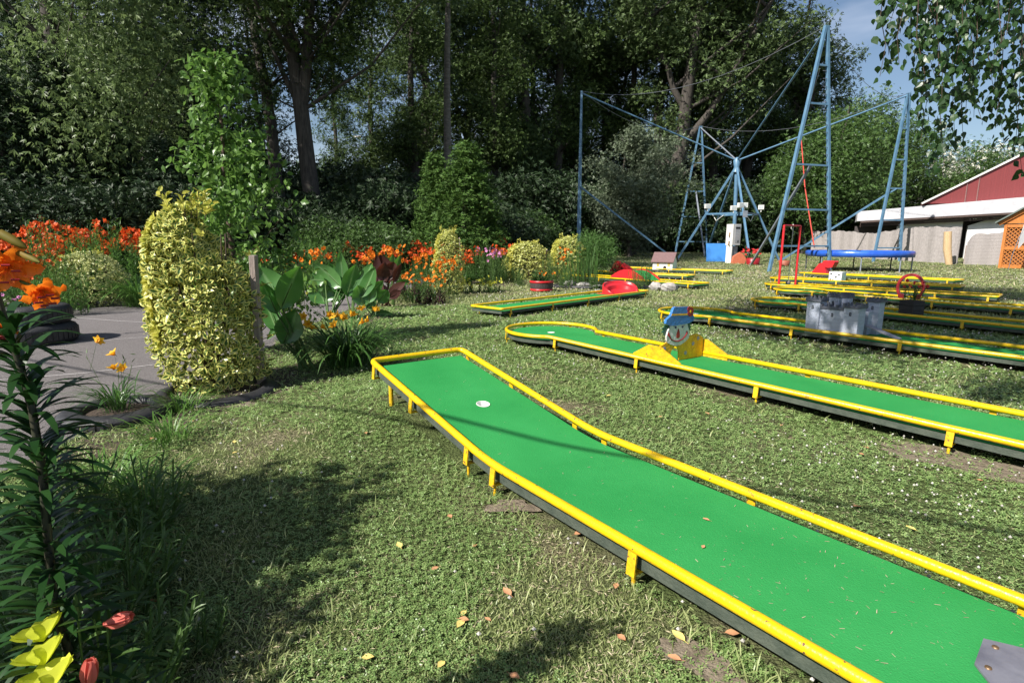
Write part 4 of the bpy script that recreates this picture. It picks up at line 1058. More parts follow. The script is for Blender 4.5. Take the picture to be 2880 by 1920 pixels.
bt = make_tree('blossoming_tree', 'tree with white blossom on top behind the white hall', 12, .28, ellip(0, 0, 7.4, 5.6, 5.2, 5.0, .42), 150, 100, 1.6, .27, 'mid', seed=23, extra=('blossom', 60, 40, .26))
bt.location = foot(2700, 66); bt.scale = (1.05, 1.05, 1.0)
P[4].put(foot(2880, 72), 5.2, .7, 'green tree behind the red gable of the hall', None)

# ---- single trees
wi = make_tree('willow_tree', 'pale green drooping tree at the far left', 19, .42, branchy(column_crown(4.5, 19, 5.4, .5, .9), 60, 19, .8, .6), 250, 90, 1.15, .20, 'willow', seed=31, wob=.3, droop=1.2, limbs=34, flat=1.7)
wi.location = foot(290, 24.5)
big = make_tree('poplar_tree', 'massive old poplar with forked leaning trunk behind the young tree', 27, .42, branchy(ellip(-.5, 0, 17.5, 9.5, 6.0, 9.5, .55), 60, 27, .7, .7), 300, 80, 1.35, .24, 'poplar', seed=37,
                lean=(-3.2, 1.0), wob=.18, limbs=34, fork=[(3, 1.9, -.5, 24, .30), (4, 7.5, .5, 19, .13), (3, -4.0, .5, 20, .14)])
big.location = foot(905, 29)
mid2 = make_tree('poplar_tree', 'slim pale trunked poplar above the bright thujas', 27, .27, ellip(0, 0, 22, 3.6, 3.6, 7, .5), 110, 80, 1.5, .24, 'poplar_b', seed=41, wob=.15, bark='pale_bark', limbs=18)
mid2.location = foot(1268, 36)
sl2 = make_tree('poplar_tree', 'leaning poplar with ivy clad lower trunk right of the old forked one', 24, .34, ellip(1, 0, 17, 3.6, 3.6, 8, .5), 110, 80, 1.5, .25, 'dark', seed=43, lean=(-1.5, 0), wob=.2, limbs=18)
sl2.location = foot(820, 31)
rt = make_tree('poplar_tree', 'big leaning poplar whose crown reaches out right over the blue tower', 27, .60, branchy(ellip(4.0, 0, 22.0, 10.5, 6.5, 8.6, .5), 70, 27, .7, .9), 330, 84, 1.5, .29, 'poplar_b', seed=47, lean=(5, 0), wob=.4, limbs=46, fork=[(3, 9, -1, 25, .3), (4, -5, 0, 22, .26)])
rt.location = foot(1850, 64); rt.scale = (1.42, 1.42, 1.42)
th = Proto(make_tree('thuja_tree', 'x', 7, .14, cone_crown(.2, 7.0, 1.75), 430, 34, .40, .15, 'thuja', T_CLUSTER, wob=.04, limbs=8, seed=53, droop=.3, flat=.8))
th.put(foot(1228, 27), .3, (.90, .90, .80), 'bright green thuja, the left one of the pair beside the variegated column')
th.put(foot(1312, 26), 2.0, (1.22, 1.22, .85), 'bright green thuja, the right one of the pair beside the variegated column')
thd = Proto(make_tree('thuja_tree', 'x', 9, .2, cone_crown(.2, 9.0, 2.1), 380, 34, .62, .20, 'dark', T_CLUSTER, wob=.04, limbs=8, seed=59, droop=.3, flat=.8))
for px, Y, s, lb in ((40, 21, .82, 'dark conifer at the far left edge behind the orange lilies'), (200, 22.5, .95, 'dark conifer between the two left thin trunks'),
                     (340, 24, .85, 'dark conifer left of the young tree'), (480, 23, .62, 'short dark conifer beside the young tree'), (615, 26, .8, 'dark conifer hidden behind the young tree')):
    thd.put(foot(px, Y), px*.01, s, lb)
# young tree with large leaves
def young_crown(n):
    t = rng.random(n); z = .6+3.35*t; r = np.interp(t, [0, .12, .30, .5, .8, 1], [1.15, 1.35, 1.22, .88, .40, .07])*np.sqrt(rng.random(n)*.7+.3); a = rng.random(n)*2*PI
    return np.stack([r*np.cos(a)*.95+.0+.25*(1-t), r*np.sin(a)*.8, z], 1)
yt = make_tree('young_tree', 'bright green young tree with large leaves behind the golden column', 4.1, .05, branchy(young_crown, 70, 4.1, .9, .14), 420, 12, .18, .095, 'young', T_BENT, wob=.03, limbs=60, seed=61, droop=.55, flat=1, bark='twig')
yt.location = (at(650, 690, 7.9).x, 7.9, 0)

# ---- birch that hangs over the right side; its trunk stands outside the picture
def birch():
    root = thing('birch_tree', 'birch whose leafy twigs hang down into the upper right corner', 'tree', (5.9, 3.3, 0))
    o = root.location
    q = MB(); tp = [Vector(p) for p in ((5.9, 3.3, -.2), (5.8, 3.4, 2.5), (5.5, 3.8, 5), (4.9, 4.5, 7.5), (4.0, 5.2, 9.6))]
    q.tube(tp, [.23, .19, .15, .11, .05], 12)
    cen = ellip(.6, 5.2, 9.2, 4.6, 4.4, 2.1, .6)(230)
    cen = np.concatenate([cen, ellip(4.2, 9.6, 12.3, 4.2, 3.4, 1.6, .6)(110)])
    keep = cen[:, 2] > 2.6+.50*np.maximum(cen[:, 1], 0)+1.3; cen = cen[keep]
    r_ = random.Random(5)
    for j in range(30):
        c = Vector(cen[r_.randrange(len(cen))]); b = tp[r_.choice((2, 3, 3, 4))]
        q.tube([b, b.lerp(c, .5)+Vector((0, 0, .4)), c], [.05, .03, .01], 5)
    # limbs that carry the hanging twigs
    anchors = []
    for (x, y, z) in ((2.6, 4.0, 3.75), (3.2, 4.2, 3.9), (3.7, 4.0, 3.8), (2.9, 3.5, 3.5), (3.5, 3.5, 3.5), (4.3, 4.3, 3.9)):
        q.tube([tp[2], (tp[2]+Vector((x, y, z)))/2+Vector((0, 0, .5)), Vector((x, y, z))], [.05, .03, .010], 6); anchors.append(Vector((x, y, z)))
    q.build('trunk', M['pale_bark'], root, o)
    tw = MB(); pos, axs = [], []
    def hang(px, pyend, Y, n, sway):
        a0 = at(px, -140, Y); e = at(px+sway, pyend, Y); L_ = (a0-e).length
        anc = min(anchors, key=lambda a: (a-a0).length); pts = [anc, a0] + [a0.lerp(e, t)+Vector((r_.uniform(-.03, .03), r_.uniform(-.03, .03), 0)) for t in (.25, .5, .75, 1)]
        tw.tube(pts, [.006, .004, .003, .0025, .002, .0015], 4)
        for k in range(n):
            t = r_.random()**.85; p = a0.lerp(e, t)+Vector((r_.gauss(0, .024), r_.gauss(0, .04), r_.gauss(0, .03)))
            pos.append(p); axs.append((r_.gauss(0, .5), r_.gauss(0, .5), -1))
    for (px, pe, Y, n) in ((2500, 70, 3.9, 26), (2482, 215, 3.7, 46), (2510, 165, 4.0, 40), (2530, 180, 3.6, 36), (2560, 140, 4.1, 34), (2590, 330, 3.6, 74), (2560, 250, 3.8, 40), (2615, 400, 3.9, 80),
                           (2640, 470, 3.7, 95), (2660, 430, 4.0, 80), (2640, 300, 3.5, 60), (2685, 310, 3.8, 62), (2710, 330, 4.1, 62), (2690, 200, 3.6, 44), (2730, 260, 3.9, 52), (2750, 340, 3.7, 60), (2745, 330, 4.2, 54),
                           (2775, 250, 3.8, 50), (2800, 300, 4.1, 56), (2800, 200, 3.5, 40), (2820, 430, 4.0, 70), (2835, 340, 3.8, 60), (2850, 480, 4.2, 60), (2865, 420, 3.9, 66), (2880, 500, 4.3, 70), (2900, 520, 4.0, 80),
                           (2610, 120, 3.7, 30), (2660, 90, 3.8, 26), (2720, 80, 3.6, 24), (2780, 60, 3.7, 22), (2840, 100, 3.6, 30), (2880, 200, 3.8, 40), (2700, 430, 4.3, 40), (2620, 230, 4.4, 40)):
        hang(px, pe, Y, int(n*1.1), r_.uniform(-25, 25))
    tw.build('twigs', M['twig'], root, o)
    pos = np.array(pos)-np.array(o); axs = np.array(axs)
    nn = NP(); T_B = (np.array([[0, 0, 0], [.30, .36, .04], [1, 0, -.06], [.30, -.36, .04]]), [(0, 3, 2, 1)], [.5]*4)
    T_B = (np.array([[0, 0, 0], [.18, .30, .03], [.42, .37, .04], [1, 0, -.10], [.42, -.37, .04], [.18, -.30, .03], [.4, 0, -.02]]), [(0, 6, 1), (1, 6, 2), (2, 6, 3), (6, 4, 3), (6, 5, 4), (0, 5, 6)], [.5]*7)
    nn.add(scatter(T_B, pos, axs, unit_rand(len(pos))+np.array([0, 0, .2]), (.050)*(1+.2*rng.normal(size=len(pos)))))
    nn.add(clump_leaves(cen-np.array(o), 150, .70, .165, T_RHOMB))
    nn.build('crown', LEAF['birch'], root)
    return root
birch()
# unseen bushes added on the left to shade the lower left corner
shade_b1 = make_tree('shade_bush', 'unseen tall bush added outside the left edge to shade the lower left grass', 3.0, .06, ellip(0, 0, 1.75, .95, .95, 1.5, .4), 130, 90, .38, .11, 'dark', T_RHOMB, wob=.05, limbs=20, seed=67, cat='bush')
shade_b1.scale = (1, 1, 1); shade_b1.location = (-4.0, .85, 0)
shade_b2 = dup(shade_b1, (-3.75, .0, 0), 1.2, (.9, .9, .88), 'second unseen tall bush added outside the left edge for shade, nearer the camera')

# ---- shrubs
def make_shrub(name, label, rx, ry, h, n, per, spread, size, leaf, T=T_RHOMB, cat='shrub', group=None, shell=.35, zb=.0, extra=None, up=.8, flat=.8):
    root = thing(name, label, cat, (0, 0, 0), 0, group)
    cen = ellip(0, 0, h*.52+zb, rx, ry, h*.50, shell)(n); cen[:, 2] = np.maximum(cen[:, 2], .05)
    q = MB()
    for j in range(10): c = Vector(cen[j]); q.tube([(c.x*.15, c.y*.15, -.03), Vector((c.x*.4, c.y*.4, c.z*.5)), c], [.018*h, .012*h, .004*h], 5)
    q.build('stems', M['twig'], root)
    nn = NP().add(clump_leaves(cen, per, spread, size, T, flat=flat, up_bias=up)); mats = [LEAF[leaf]]
    if extra: nn.add(clump_leaves(cen[:extra[1]]+np.array([0, 0, .04]), extra[2], spread, extra[3], T), 1); mats.append(LEAF[extra[0]])
    nn.build('foliage', mats, root)
    return root
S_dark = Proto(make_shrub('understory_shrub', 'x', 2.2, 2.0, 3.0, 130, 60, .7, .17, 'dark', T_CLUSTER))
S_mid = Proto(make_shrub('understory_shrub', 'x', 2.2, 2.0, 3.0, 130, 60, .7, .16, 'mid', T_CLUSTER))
SG = 'understory shrubs along the edge of the wood'

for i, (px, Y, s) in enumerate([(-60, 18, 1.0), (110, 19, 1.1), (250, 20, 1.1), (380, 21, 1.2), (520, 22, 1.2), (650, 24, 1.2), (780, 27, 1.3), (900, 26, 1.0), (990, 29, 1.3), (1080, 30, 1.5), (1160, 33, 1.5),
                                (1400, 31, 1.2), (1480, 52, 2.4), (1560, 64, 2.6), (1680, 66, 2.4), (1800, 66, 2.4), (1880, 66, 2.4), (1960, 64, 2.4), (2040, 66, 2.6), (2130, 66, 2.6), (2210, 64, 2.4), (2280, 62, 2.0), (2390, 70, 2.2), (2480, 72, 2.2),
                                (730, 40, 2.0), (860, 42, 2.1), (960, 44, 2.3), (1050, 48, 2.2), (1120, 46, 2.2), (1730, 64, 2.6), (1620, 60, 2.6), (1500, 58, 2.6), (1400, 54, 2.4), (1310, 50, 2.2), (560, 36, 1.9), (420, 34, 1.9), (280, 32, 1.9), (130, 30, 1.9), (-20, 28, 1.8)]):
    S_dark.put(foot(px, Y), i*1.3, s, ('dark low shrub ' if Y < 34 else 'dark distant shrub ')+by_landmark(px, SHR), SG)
for px, Y, s, lb in ((1530, 56, 1.9, 'mid green shrub left of the silvery bush'), (1480, 48, 1.25, 'low green shrub right of the orange lilies on the slope'), (1585, 60, 2.1, 'tall yellow green shrub against the left blue pole'), (1905, 66, 1.4, 'sunlit green shrub behind the left foot of the blue frame'),
                     (2170, 65, 1.3, 'sunlit green shrub seen between the mast legs'), (2330, 60, 1.0, 'green shrub at the left end of the reed fence'), (930, 24, .8, 'green shrub behind the middle of the orange lily bed'), (1050, 25, .8, 'green shrub left of the bright thujas')):
    S_mid.put(foot(px, Y), px*.1, s, lb)
sb = make_tree('silver_bush', 'large silvery leaved bush behind the reeds', 8.5, .16, branchy(ellip(.2, 0, 4.5, 4.1, 3.4, 4.2, .38), 46, 8.5, .8, .35), 260, 74, .8, .17, 'silver', T_CLUSTER, wob=.2, limbs=26, seed=71, cat='bush')
sb.location = foot(1772, 52); sb.scale = (1.3, 1.3, 1.3)

# ---- golden variegated columns and mounds
def column_bush(label, rx, ry, h, n, size, tips=60, lmix='gold', skew=0):
    root = thing('variegated_shrub', label, 'shrub')
    t = rng.random(n)**.9; a = rng.random(n)*2*PI
    prof_ = np.interp(t, [0, .1, .5, .8, .93, 1], [.80, .95, 1.0, .82, .56, .22])*(1+.10*np.sin(a*2+1)+.08*np.sin(t*12+a*3))
    dep = 1-.26*rng.random(n)**1.6
    lump = 1+.10*(vnoise(a*1.2+3, t*h*2.2, .5, 31)-.5)*2.2; prof_ = prof_*lump
    p = np.stack([rx*prof_*dep*np.cos(a)+skew*h*(t-.35), ry*prof_*dep*np.sin(a), h*(t*.985)*(1-.20*np.clip(np.cos(a)+.15, 0, 1)*t*(skew != 0))], 1)
    out = np.stack([np.cos(a), np.sin(a), .5+0*a], 1)
    nn = NP().add(scatter(T_BENT, p, out*.5+unit_rand(n)*.9, out+unit_rand(n)*.7, size*(1+.25*rng.normal(size=n).clip(-2, 2))))
    sel = rng.random(n//4); a2 = rng.random(n//4)*1.6+2.3; t2 = .25+.68*sel  # golden leaves on the left side only: sunlit tone put into leaf colour
    pr_ = np.interp(t2, [0, .1, .5, .8, .93, 1], [.78, .95, 1.0, .86, .62, .25])*1.02
    p2 = np.stack([rx*pr_*np.cos(a2)+skew*h*(t2-.35), ry*pr_*np.sin(a2), h*t2], 1); o2 = np.stack([np.cos(a2), np.sin(a2), .5+0*a2], 1)
    nn.add(scatter(T_BENT, p2, o2*.5+unit_rand(len(p2))*.8, o2+unit_rand(len(p2))*.6, size*1.1), 1)
    nn.build('foliage', [LEAF[lmix], LEAF['gold_tip']], root)
    q = MB(); r_ = random.Random(3); sp, sa = [], []
    for j in range(tips):
        top_ = j < tips*.6
        aa = r_.uniform(0, 2*PI); rr = r_.uniform(.1, .6) if j < tips*.6 else 1.0; zz = h*(.93 if j < tips*.6 else r_.uniform(.15, .9))
        b = Vector((rx*rr*math.cos(aa)*.8+skew*h*(zz/h-.35), ry*rr*math.sin(aa)*.8, zz)); L_ = r_.uniform(.06, .20)*(h/2)
        d = Vector((math.cos(aa)*.35, math.sin(aa)*.35, 1)) if j < tips*.6 else Vector((math.cos(aa), math.sin(aa), .3)); e = b+d.normalized()*L_*1.6
        q.tube([b, e], [.003, .002], 4)
        for k in range(7): sp.append(b.lerp(e, .3+.1*k)); sa.append(tuple(d*.3+Vector((r_.uniform(-1, 1), r_.uniform(-1, 1), .2))))
    for j in range(9): q.tube([(0, 0, -.02), (rx*.5*math.cos(j), ry*.5*math.sin(j), h*.5), (rx*.6*math.cos(j), ry*.6*math.sin(j), h*.85)], [.02, .012, .005], 5)
    q.build('stems', M['twig'], root)
    NP().add(scatter(T_BENT, np.array(sp), np.array(sa), unit_rand(len(sp))+np.array([0, 0, 1]), size*1.1)).build('shoot_leaves', LEAF['gold_tip'], root)
    return root
eu = column_bush('large golden variegated column shrub beside the wooden stake', .465, .46, 1.94, 5400, .072, 26, skew=-.085); eu.location = (-3.28, 5.85, .02)
co = NP  # inner twigs keep the column from being hollow
inn = MB()
eu2 = column_bush('smaller golden variegated column shrub standing before the bright thujas', .42, .40, 1.95, 3200, .062, 20); eu2.location = (at(1263, 800, 17.0).x, 17.0, 0)
mo1 = column_bush('round pale variegated shrub between tall herbs and arching grass', .74, .66, 1.32, 4600, .058, 14, 'pale'); mo1.location = (at(258, 850, 13.6).x, 13.6, 0)
mo2 = column_bush('round golden variegated shrub behind the half barrel', .9, .8, 1.75, 2600, .095, 14); mo2.location = (at(1484, 750, 24).x, 24, 0); mo2.scale = (1, 1, .92)
mo3 = column_bush('golden variegated shrub between the young stake and the feathery bush', .75, .7, 1.85, 2200, .095, 14); mo3.location = (at(1600, 745, 25).x, 25.5, 0)

# ================================================================ FLOWERS AND HERBS
def rot_rows(V, ax):
    """turn +Z of every row set (N,k,3) to direction ax (N,3)"""
    ax = norm(ax); h = np.where(np.abs(ax[:, 2:3]) < .95, np.array([[0, 0, 1.]]), np.array([[1., 0, 0]]))
    x = norm(np.cross(h, ax)); y = np.cross(ax, x)
    return V[..., 0:1]*x[:, None] + V[..., 1:2]*y[:, None] + V[..., 2:3]*ax[:, None]
def blooms(pos, face, size, petals=6, open_=.62, bend=.95, n=3, w=.36):
    """star shaped lily blooms"""
    K = len(pos); az = np.tile(np.arange(petals)*2*PI/petals, K)+np.repeat(rng.random(K)*6, petals)
    V, Fa, u = blades(np.zeros((K*petals, 3)), az, size*.62, size*w, open_, bend, n, prof=lambda t: .25+2.4*t*(1-t)+.15*(1-t) if t < 1 else .10)
    V = V.reshape(K, -1, 3); V = rot_rows(V, face) + pos[:, None]
    return V.reshape(-1, 3), Fa, u
def each_bloom(fp, fd, size, bend, col, root):
    for i in range(len(fp)): NP().add(blooms(fp[i:i+1], fd[i:i+1], size, bend=bend)).build('bloom', LEAF[col], root)
def stalks(a, b, r):
    """thin crossed strips from a to b"""
    out = []
    for k in (0, 1):
        d = norm(b-a); s = norm(np.cross(d, np.array([.3, 1, .1]) if k else np.array([1, .2, .1])))*r
        V = np.stack([a-s, a+s, b+s*.7, b-s*.7], 1).reshape(-1, 3)
        out.append((V, np.arange(len(V)).reshape(-1, 4), np.ones(len(V))*.2))
    return out
def daylily(label, nb=110, L=.75, w=.020, scapes=9, fl=4, H=1.0, size=.13, pet='orange', leafm='lilyleaf', face_up=.6, spread=.22, parts=True):
    root = thing('daylily_plant', label, 'daylily')
    az = rng.random(nb)*2*PI; rr = rng.random(nb)*spread*.6
    base = np.stack([rr*np.cos(az), rr*np.sin(az), 0*az], 1)
    NP().add(blades(base, az+rng.normal(size=nb)*.4, L*(.65+.5*rng.random(nb)), w*(.7+.6*rng.random(nb)), .12+.35*rng.random(nb), 1.3+1.0*rng.random(nb), 6)).build('foliage', LEAF[leafm], root)
    sa = rng.random(scapes)*2*PI; b = np.stack([.05*np.cos(sa), .05*np.sin(sa), 0*sa], 1)
    rad = spread*(.3+1.1*rng.random(scapes)); t = np.stack([rad*np.cos(sa), rad*np.sin(sa), H*(.82+.22*rng.random(scapes))], 1)
    nn = NP()
    for s in stalks(b, t, .004): nn.add(s)
    fp = np.repeat(t, fl, 0) + rng.normal(size=(scapes*fl, 3))*np.array([.6, .6, .42])*size
    for s in stalks(np.repeat(t, fl, 0)-np.array([0, 0, .10]), fp, .0025): nn.add(s)
    bud = np.repeat(t, 3, 0)+rng.normal(size=(scapes*3, 3))*.04+np.array([0, 0, .03])
    nn.add(scatter(T_NARROW, bud, rng.normal(size=(len(bud), 3))*.5+np.array([0, 0, 1]), unit_rand(len(bud)), .06), 0)
    nn.build('scapes', LEAF['stemg'], root)
    fd = np.concatenate([rng.normal(size=(len(fp), 2))*.8, np.full((len(fp), 1), face_up)], 1)
    if parts: each_bloom(fp, fd, size, .95, pet, root)
    else: NP().add(blooms(fp, fd, size)).build('blooms', LEAF[pet], root)
    return root
D1 = Proto(daylily('x', 90, .8, .022, 9, 3, 1.05, .135,)); D2 = Proto(daylily('x', 80, .75, .022, 7, 4, .95, .13,)); D3 = Proto(daylily('x', 100, .85, .022, 12, 3, 1.15, .135,))
r_ = random.Random(11)
LL = 'tall orange daylily clump in the bed on the far left beyond the path'
for i, (px, Y, s) in enumerate([(30, 13.6, 1.15), (75, 14.6, 1.3), (120, 14.2, 1.25), (165, 15.4, 1.55), (205, 16.2, 1.75), (120, 16.4, 1.7), (250, 16.6, 1.8), (60, 16.5, 1.55), (-20, 15, 1.4), (300, 17.6, 1.55), (345, 17.4, 1.55), (390, 17.8, 1.6),
                               (330, 19, 1.7), (380, 19.4, 1.75), (430, 19, 1.7), (-60, 16, 1.4), (90, 18, 1.75), (180, 18.2, 1.85), (270, 18.6, 1.8), (40, 12.4, .95), (100, 12.9, 1.0), (475, 20, 1.6), (520, 21, 1.6)]):
    (D1, D2, D3)[i % 3].put(foot(px, Y)+Vector((0, 0, .05)), r_.uniform(0, 6), s, ('front' if Y < 15.5 else 'rear' if Y > 17.5 else 'middle')+' row orange daylily clump '+by_landmark(px, [(20, 'at the very left edge beyond the path'), (110, 'above the tyre stack'), (190, 'left of the round variegated shrub'), (290, 'behind the round variegated shrub'), (360, 'above the arching grass clump'), (440, 'against the left side of the golden column'), (9999, 'behind the golden column')]), 'orange daylilies left of the golden column')
LR = 'orange daylily clump in the long bed that runs below the dark trees'
for i in range(56):
    px = 745 + 690*((i*.618) % 1); Y = r_.uniform(24, 34) if i % 3 else r_.uniform(21, 25)
    s = Y/25*r_.uniform(1.05, 1.40)
    (D1, D2, D3)[i % 3].put(foot(px, Y)+Vector((0, 0, .05)), r_.uniform(0, 6), s, 'orange daylily clump of the long bed '+by_landmark(px, [(800, 'just right of the young tree'), (860, 'left of the amber lilies'), (920, 'above the amber lilies'), (980, 'beside the leafy herb'), (1040, 'above the green cannas'), (1100, 'above the purple canna'), (1160, 'right of the purple canna'), (1220, 'left of the small golden column'), (1290, 'behind the small golden column'), (1350, 'right of the small golden column'), (9999, 'above the pink flowers')]), 'orange daylilies in the long bed')

def herb(label, n=26, H=1.3, spread=.35, leaf='mid', L=.10, per=34, name='leafy_herb', cat='herb', tilt=.18, T=T_NARROW, top=None, whorl=1.0):
    root = thing(name, label, cat); nn, st = NP(), NP()
    a = rng.random(n)*2*PI; r0 = spread*np.sqrt(rng.random(n)); b = np.stack([r0*np.cos(a), r0*np.sin(a), 0*a], 1)
    h = H*(.75+.3*rng.random(n)); t = b + np.stack([tilt*np.cos(a)*h*rng.random(n), tilt*np.sin(a)*h*rng.random(n), h], 1)
    for s in stalks(b, t, .005): st.add(s)
    u = np.tile(np.linspace(.08, 1, per), n)[:, None]; p = np.repeat(b, per, 0)*(1-u)+np.repeat(t, per, 0)*u
    d = unit_rand(n*per); d[:, 2] = .45+.35*rng.random(n*per)
    nn.add(scatter(T, p, d, np.array([0, 0, 1.])+unit_rand(n*per)*.3, L*(1.25-.75*u[:, 0])))
    st.build('stems', LEAF['stemg'], root); mats = [LEAF[leaf]]
    nn.build('foliage', mats, root)
    if top:
        col, size, k = top; fp = np.repeat(t, k, 0)+rng.normal(size=(n*k, 3))*np.array([1, 1, .7])*size*.9
        fd = rng.normal(size=(len(fp), 3))+np.array([0, 0, .1]); each_bloom(fp, fd, size, 1.5, col, root)
    return root
T_LANCE = (np.array([[0, 0, 0], [.3, .10, .02], [.65, .10, .0], [1, 0, -.12], [.65, -.10, 0], [.3, -.10, .02], [.5, 0, -.03]]), [(0, 6, 1), (1, 6, 2), (2, 6, 3), (6, 4, 3), (6, 5, 4), (0, 5, 6)], [.5]*7)
HB = Proto(herb('x', 34, 1.5, .5, 'grassy', .17, 36)); HB2 = Proto(herb('x', 30, 1.2, .45, 'mid', .14, 34))
for px, Y, s, lb in ((185, 13.6, 1.35, 'tall pale green leafy herb left of the round variegated shrub'), (235, 15.4, 1.45, 'tall leafy herb right behind the round variegated shrub'), (120, 12.6, .95, 'leafy herb behind the tyre stack'),
                     (910, 19.5, 1.25, 'upright leafy herb in front of the middle of the orange lilies'), (165, 11.9, .75, 'low leafy herb at the path edge left of the round shrub'), (340, 15.0, 1.2, 'leafy herb behind the arching grass')):
    HB.put(foot(px, Y), px*.2, s, lb)
for px, Y, s, lb in ((1015, 17, .75, 'leafy herb behind the green cannas'), (1180, 18, .9, 'leafy herb left of the small golden column'), (1350, 21.5, 1.25, 'leafy herb below the pink flowers'), (1400, 22.5, 1.1, 'leafy herb right of the pink flowers'),
                     (1440, 22, .7, 'low herb in the bed left of the half barrel'), (1560, 22, 1.0, 'spiky leafy herb beside the thin grey stake'), (800, 15.8, .9, 'leafy herb at the far edge of the path'), (1650, 21, .9, 'leafy herb at the foot of the feathery bush'),
                     (1465, 20.5, .55, 'small herb at the lawn edge left of the half barrel')):
    HB2.put(foot(px, Y), px*.2, s, lb)
TL = Proto(herb('x', 4, 1.0, .09, 'mid', .10, 40, 'tiger_lily', 'lily', .12, top=('amber', .095, 3)))
for px, Y, s, lb in ((840, 13.2, 1.35, 'amber lily cluster at the left above the green cannas'), (875, 13.6, 1.50, 'taller amber lily cluster above the green cannas'), (1020, 14, 1.35, 'amber lily cluster left of the purple canna'), (1045, 14.8, 1.45, 'amber lily cluster just behind the purple canna'),
                     (1085, 14.6, 1.55, 'amber lily cluster above the purple canna leaves'), (1110, 15.4, 1.55, 'amber lily cluster right above the purple canna'), (1170, 16.2, 1.25, 'amber lily cluster between purple canna and small golden column'), (1190, 16.6, 1.35, 'amber lily cluster nearest the left side of the small golden column'),
                     (1232, 15.6, 1.15, 'amber lily bloom before the left edge of the small golden column'), (1256, 15.8, 1.25, 'amber lily bloom before the middle of the small golden column'), (1275, 16, 1.2, 'amber lily bloom before the right edge of the small golden column'),
                     (1597, 23.5, 1.45, 'amber lily before the golden shrub near the feathery bush'), (1580, 23, 1.1, 'lower amber lily before the golden shrub near the feathery bush')):
    TL.put(foot(px, Y), px*.3, s, lb)
DY = Proto(daylily('x', 300, .85, .017, 15, 1, .62, .125, 'yellow', spread=.50))
DY.put((-2.12, 6.95, 0), 0, 1.12, 'big yellow orange daylily clump beside the wooden stake and cannas')
am = daylily('amber daylily clump in the lawn edge left of the small golden column', 90, .6, .016, 12, 2, .62, .10, 'amber', spread=.4); am.location = foot(1160, 14.6); am.scale = (1.25, 1.25, 1.25)
dup(am, foot(1215, 15.4), 2, 1.0, 'second amber daylily clump close to the small golden column')
sm = daylily('small daylily with amber flowers growing in the flat black tyre', 90, .45, .012, 4, 1, .46, .12, 'yellow', spread=.25); sm.location = (-3.62, 4.85, .06)
gr = daylily('arching bright grass clump between the round shrub and the golden column', 260, 1.35, .022, 1, 1, .3, .02, 'yellow', leafm='grassy', spread=.5); gr.location = foot(372, 13.5)
lem = Proto(herb('x', 12, .40, .45, 'mid', .09, 16, 'evening_primrose', 'primrose', .3, T=T_RHOMB, top=('lemon', .11, 2)))
for px, Y, s, lb in ((860, 15.5, 1.0, 'pale yellow primrose patch beyond the path behind the canna leaves'), (900, 15.8, 1.0, 'second pale yellow primrose patch behind the canna leaves'), (1325, 17.6, 1.1, 'pale yellow primroses right of the small golden column'), (1365, 17.8, 1.1, 'pale yellow primroses at the lawn edge left of the half barrel'),
                     (785, 20, 1.2, 'pale yellow primroses in the far bed beside the young tree'), (1600, 21.8, 1.2, 'pale yellow flowers low in the golden shrub near the feathery bush')):
    lem.put(foot(px, Y), px, s, lb)
pk = herb('pink flowered plant in front of the orange lilies at the right end of the bed', 16, 1.35, .5, 'mid', .12, 26, 'pink_flower_plant', 'flower', .3, top=('pink', .12, 2)); pk.location = foot(1378, 21)
dr = herb('low dark red foliage plant left of the small golden column', 24, .42, .35, 'darkfol', .09, 20, 'dark_leaf_plant', 'plant', .3, T=T_RHOMB); dr.location = foot(1207, 14.4)
dup(dr, foot(1140, 16.5), 1, 1.1, 'dark red foliage plant behind the purple canna')
fe = make_shrub('feathery_bush', 'fine feathery green bush left of the red tower lane', 1.0, .9, 2.15, 170, 90, .42, .11, 'fern', T_NARROW, cat='bush', zb=0); fe.location = foot(1665, 25.5); fe.scale = (1.05, 1, .95)
# reeds and pond
rd = thing('reed_clump', 'thin upright reeds standing in the small pond', 'reeds', (2.55, 20.4, 0))
n = 95; a = rng.random(n)*2*PI; rr = np.sqrt(rng.random(n)); bs = np.stack([0.62*rr*np.cos(a), .5*rr*np.sin(a), 0*a], 1)
NP().add(blades(bs, rng.random(n)*6.3, .7+1.3*rng.random(n), .020, .02+.12*rng.random(n), .25*rng.random(n), 4)).build('blades', LEAF['lilyleaf'], rd)
pp = [(3.4+1.9*math.cos(t*PI/12)*(1+.08*math.sin(t)), 20.2+1.15*math.sin(t*PI/12)) for t in range(24)]
sheet('pond_water', pp, .012, surf('dark_pond_water', (.010, .014, .010), rough=.06, spec=.6))
q = MB(); q.tube([(x, y, .05) for x, y in pp], .06, 8, closed=True); tag(q.build('pond_liner', M['tyre']), 'black plastic edge of the small pond', 'pond edge')
def boulder(label, p, sx, sy, sz, rz, seed):
    r_ = random.Random(seed); q = MB(); N = 12; vs = []
    for i in range(1, 8):
        for k in range(N):
            th, ph = PI*i/8, 2*PI*k/N; j = 1+r_.uniform(-.13, .13)
            vs.append((sx*math.sin(th)*math.cos(ph)*j, sy*math.sin(th)*math.sin(ph)*j, sz*.8+sz*math.cos(th)*j))
    q.add(vs, [(i*N+k, (i+1)*N+k, (i+1)*N+(k+1) % N, i*N+(k+1) % N) for i in range(6) for k in range(N)] + [tuple(range(N))[::-1]], smooth=False)
    o = tag(q.build('boulder', M['stone']), label, 'stone'); o.location = p; o.rotation_euler = (0, 0, rz)
